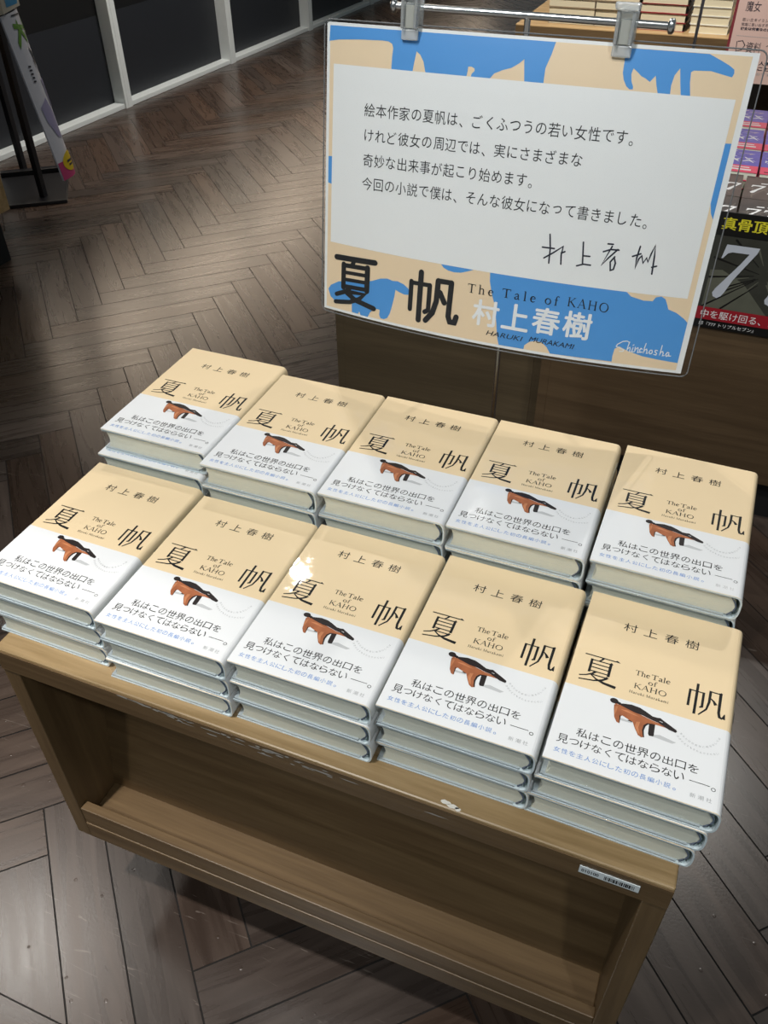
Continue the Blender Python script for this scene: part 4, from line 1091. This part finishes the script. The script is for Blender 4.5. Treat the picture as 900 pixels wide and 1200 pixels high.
for ry, y in enumerate((1.450, 1.609, 1.778)):
    for cxn, x in enumerate((0.178, 0.288, 0.398)):
        for lv in range(3):
            lay(pb1, 1, x, y, TOPZ + lv * 0.0168, rp.uniform(-.02, .02), '%s blue and pink paperback in the %s row, %s column on the dark table' % (LEV[lv], NEAR[ry], COLN[cxn]), 'blue and pink paperbacks on the dark table')
for ry, y in enumerate((1.178, 1.312)):
    for cxn, x in enumerate((0.156, 0.264, 0.372)):
        for lv in range(3):
            lay(pb2, 2, x, y, TOPZ + lv * 0.0153, rp.uniform(-.02, .02), '%s charcoal paperback with white numerals, %s row, %s column behind the black poster' % (LEV[lv], 'nearer' if ry == 0 else 'farther', COLN[cxn]), 'charcoal paperbacks behind the black poster')

# pink notice with handwriting on its own stand
M['pinkp'] = plain('pink_notice', (0.66, 0.46, 0.40), 0.6, noise=0.02)
M['maroon'] = plain('maroon_border', (0.20, 0.025, 0.035), 0.5)
na = Art(); na.rect(7, 300, 0, 330, 1, .1)
put_text(na, '魔女', 27, 64, 171, 195, 2, .4);
for k, y in enumerate((152, 141, 131)):
    put_text(na, '思い立タイミングで' if k == 0 else ('常識に思い出す不思議' if k == 1 else '彼女は何者なのか…'), 25, 110, y - 3.8, y + 3.8, 2, .4, off=0.0 if k < 2 else 0.03)
for k in range(60): na.rect(20 + k * 3.4, 22 + k * 3.4, 113 - k * .05, 114.4 - k * .05, 3, .4)
na.stroke([(24, 100), (26, 76), (40, 80), (46, 92), (38, 102), (26, 100)], 1.8, 2, .4); put_text(na, '資料', 50, 88, 74, 100, 2, .4); na.stroke([(100, 92), (112, 98), (122, 92)], 1.6, 2, .4)
put_text(na, '人気もの', 92, 150, 46, 56, 2, .4, off=0.03); put_text(na, 'こども！', 92, 150, 33, 43, 2, .4, off=0.03); put_text(na, 'おすすめ', 92, 140, 21, 28, 3, .4)
panel_art('pink_notice', 'pink handwritten notice with maroon edge, upper right corner of the photo', 'sign', 0.137, 2.248, FZ - 0.046, 0.30, 0.33, na, [M['maroon'], M['pinkp'], M['s_navy'], M['grayink']])
st2 = empty('sign_stand', (0.044, 2.265, 0)); tag(st2, 'thin grey rod stand carrying the pink handwritten notice', 'stand')
mb = MB(); mb.tube([(0, 0, 0), (0, 0, 0.008), (0, 0, 0.012)], [0.11, 0.11, 0.10], 32); mb.build('base_plate', M['darksteel'], st2)
mb = MB(); mb.tube([(0, 0, 0.01), (0.010, 0, 0.93)], 0.0042, 12); mb.build('pole', M['darksteel'], st2)
mb = MB(); mb.tube([(0.010, 0, 0.92), (0.40, 0, 0.92)], 0.004, 12)
for x in (0.15, 0.33): mb.box(x - 0.006, x + 0.006, -0.0140, -0.0095, 0.885, 0.925); mb.box(x - 0.006, x + 0.006, -0.0140, 0.003, 0.918, 0.930)
mb.build('crossbar', M['darksteel'], st2)

# stacks on the far table
M['kraft'] = plain('kraft_cover', (0.30, 0.23, 0.15), 0.6); M['redc'] = plain('dark_red_cover', (0.26, 0.020, 0.028), 0.4, coat=0.4); M['ivory'] = plain('ivory_cover', (0.72, 0.70, 0.62), 0.4)
M['ivpages'] = page_mat('ivory_page_edges', (0.78, 0.70, 0.50), (0.66, 0.58, 0.40))


def farbook(cov_, w_, d_, t_, rounded):
    b = empty('thick_book'); mb = MB(); c = 0.0016
    mb.box(0, w_, 0, d_, 0, c); mb.box(0, w_, 0, d_, t_ - c, t_)
    mb.build('cover', cov_, b)
    mb = MB(); mb.box(0.002, w_ - (0.006 if rounded else 0.001), 0.003, d_ - 0.003, c, t_ - c); mb.build('page_block', M['ivpages'], b)
    mb = MB()
    if rounded: mb.tube([(w_ - 0.005 + 0.007 * math.sin(math.pi * k / 8), 0.004, c + (t_ - 2 * c) * k / 8) for k in range(9)], 0.0018, 6)
    prof = [(w_ - 0.006 + 0.008 * math.sin(math.pi * k / 8), t_ * k / 8) for k in range(9)] + [(w_ - 0.009 + 0.008 * math.sin(math.pi * k / 8), t_ * k / 8) for k in range(8, -1, -1)]
    if rounded: mb.prism_y(prof, 0.006, d_ - 0.006); mb.build('spine', M['blk'], b)
    else: mb.box(w_ - 0.001, w_, 0.0, d_, c, t_ - c); mb.build('spine', cov_, b)
    return b


for si, (x, w_, cov_, rnd, nm) in enumerate(((-0.5345, 0.168, M['kraft'], False, 'leftmost'), (-0.364, 0.150, M['kraft'], False, 'second'), (-0.205, 0.160, M['redc'], True, 'third, red'), (-0.030, 0.128, M['ivory'], False, 'rightmost, ivory'))):
    src = None
    for lv in range(4):
        if src is None: src = o = farbook(cov_, w_, 0.21, 0.0268, rnd)
        else: o = copy_thing(src)
        o.location = (x + rp.uniform(-.002, .002), 3.030 + rp.uniform(-.003, .003), FZ - 0.079 + lv * 0.0270)
        tag(o, '%s thick book of the %s stack on the far light oak table' % (['bottom', 'second', 'third', 'top'][lv], nm), 'book', 'thick books stacked on the far table')

# ------------------------------------------------------------------ black banner stand and its narrow poster at the left
bs = empty('banner_stand', (-2.080, 2.034, 0)); tag(bs, 'black metal floor stand with flat base and two posts by the dark partition', 'stand')
da = Vector((-0.787, -0.617, 0)); db = Vector((-0.600, 0.800, 0))
def bsbox(mb, a0, a1, b0, b1, z0, z1):
    v = [da * a + db * b + Vector((0, 0, z)) for z in (z0, z1) for b in (b0, b1) for a in (a0, a1)]
    mb.add(v, [(0, 2, 3, 1), (4, 5, 7, 6), (0, 1, 5, 4), (2, 6, 7, 3), (0, 4, 6, 2), (1, 3, 7, 5)])
mb = MB(); bsbox(mb, 0, 0.50, 0, 0.325, 0, 0.014); mb.build('base_plate', M['black'], bs, bevel=0.002)
mb = MB(); bsbox(mb, 0.03, 0.26, 0.335, 0.365, 0, 0.030); mb.build('rear_foot', M['black'], bs, bevel=0.002)
for (px, py) in ((-2.184, 2.030), (-2.452, 2.238)):
    mb = MB(); q = Vector((px + 2.080, py - 2.034, 0)); mb.box(q.x - 0.011, q.x + 0.011, q.y - 0.011, q.y + 0.011, 0.012, 1.05); mb.build('post', M['black'], bs, bevel=0.001)
P1, P2 = Vector((-1.930, 1.880, 0.150)), Vector((-1.971, 1.987, 0.150)); T1, T2 = Vector((-2.011, 1.868, 0.650)), Vector((-2.066, 2.008, 0.650))
mb = MB(); q = Vector((-0.104, -0.004, 0)); mb.tube([q + Vector((0, 0, 0.70)), Vector((-2.045 + 2.080, 1.94 - 2.034, 0.70)) - Vector((0.055, 0.022, 0))], 0.008); mb.build('hanger_arm', M['black'], bs)
bn = empty('narrow_banner', (0, 0, 0)); tag(bn, 'narrow white banner with green brush lettering and pink foot at the far left', 'banner')
nrm = (P2 - P1).cross(T1 - P1).normalized()
if nrm.dot(Vector((0.93, 0.36, 0))) < 0: nrm = -nrm
def bpt(u_, v_, lift=0.0):
    a = P1.lerp(P2, u_); b = T1.lerp(T2, u_); return a.lerp(b, v_) + nrm * (0.018 * math.sin(math.pi * u_) + lift)
mb = MB(); nu, nv = 8, 6
for lf, sg in ((0.0, 1), (-0.004, -1)):
    v = [bpt(i / nu, j / nv, lf) for j in range(nv + 1) for i in range(nu + 1)]
    mb.add(v, [(j * (nu + 1) + i, j * (nu + 1) + i + 1, (j + 1) * (nu + 1) + i + 1, (j + 1) * (nu + 1) + i) for j in range(nv) for i in range(nu)], 0, True)
ba = Art()
ba.poly([(0, 0), (1, 0), (1, .105), (0, .115)], 1, 1)
ba.poly([(.55 + .38 * math.cos(t), .095 + .062 * math.sin(t)) for t in [k * math.pi / 9 for k in range(18)]], 2, 2); ba.stroke([(.35, .10), (.75, .095)], .014, 5, 3); ba.stroke([(.4, .075), (.7, .07)], .012, 5, 3)
ba.stroke([(.25, .93), (.75, .90)], [.03, .022], 3, 1); ba.stroke([(.42, .955), (.44, .90), (.22, .82)], [.035, .05, .04], 3, 1); ba.stroke([(.46, .90), (.70, .83)], [.04, .05], 3, 1); ba.stroke([(.80, .95), (.86, .86)], .045, 3, 1); ba.stroke([(.90, .93), (.97, .86)], .04, 3, 1)
ba.stroke([(.30, .985), (.9, .975)], .009, 5, 1)
for k in range(5): ba.stroke([(.24, .70 - k * .022), (.34, .695 - k * .022)], .010, 5, 1)
ba.poly([(.15, .46), (.45, .50), (.62, .40), (.62, .24), (.40, .26), (.2, .36)], 4, 1)
ba.poly([(.55, .80), (.72, .76), (.78, .66), (.66, .70)], 5, 1); ba.stroke([(.55, .72), (.75, .62), (.7, .52), (.85, .42)], .012, 5, 1); ba.stroke([(.74, .58), (.80, .48), (.92, .34)], [.03, .012, .02], 5, 1); ba.stroke([(.80, .26), (.92, .17)], .018, 5, 1)
ba.poly([(.62, .60), (.90, .60), (.92, .44), (.74, .42)], 4, 1)
for f, mi, l in zip(ba.f, ba.mi, ba.l):
    bm = bmesh.new(); bm.faces.new([bm.verts.new((ba.v[i][0], ba.v[i][1], 0)) for i in f]); bm.normal_update(); bmesh.ops.triangulate(bm, faces=bm.faces[:])
    for k in range(1, 16): bmesh.ops.bisect_plane(bm, geom=bm.verts[:] + bm.edges[:] + bm.faces[:], plane_co=(k / 16, 0, 0), plane_no=(1, 0, 0))
    bm.verts.index_update(); mb.add([bpt(v_.co.x, v_.co.y, 0.001 + 0.0012 * l) for v_ in bm.verts], [[v_.index for v_ in q_.verts] for q_ in bm.faces], mi); bm.free()
mb.build('printed_card', [plain('banner_white', (0.62, 0.61, 0.66), 0.5), plain('banner_pink', (0.50, 0.05, 0.16), 0.5), plain('banner_yellow', (0.68, 0.47, 0.01), 0.5), plain('banner_green', (0.12, 0.27, 0.03), 0.5), plain('banner_lilac', (0.33, 0.30, 0.46), 0.5), plain('banner_ink', (0.03, 0.03, 0.04), 0.5)], bn, fix=False)
# leaflet pocket above the banner
lp = empty('leaflet_pocket', (0, 0, 0)); tag(lp, 'cream leaflet pocket with a blue picture above the narrow banner, top left', 'leaflet holder')
mb = MB(); v = []
for (a, b, z) in ((0, 0, 0.005), (1, 0, 0.005), (0, 0, 0.10), (1, 0, 0.10)):
    for d in (0.002, -0.03):
        p = T1.lerp(T2, a) + Vector((0, 0, z)) + nrm * (0.012 + d); v.append(p)
mb.add(v, [(0, 2, 6, 4), (1, 5, 7, 3), (0, 4, 5, 1), (2, 3, 7, 6), (0, 1, 3, 2), (4, 6, 7, 5)]); mb.build('pocket', plain('pocket_cream', (0.55, 0.50, 0.40), 0.4, coat=0.5), lp)
mb = MB(); mb.add([T1.lerp(T2, a) + Vector((0, 0, z)) + nrm * 0.0148 for a, z in ((.22, .018), (.88, .014), (.94, .095), (.22, .098))], [(0, 1, 2, 3)]); mb.build('picture', plain('pocket_blue', (0.03, 0.24, 0.46), 0.4), lp, fix=False)
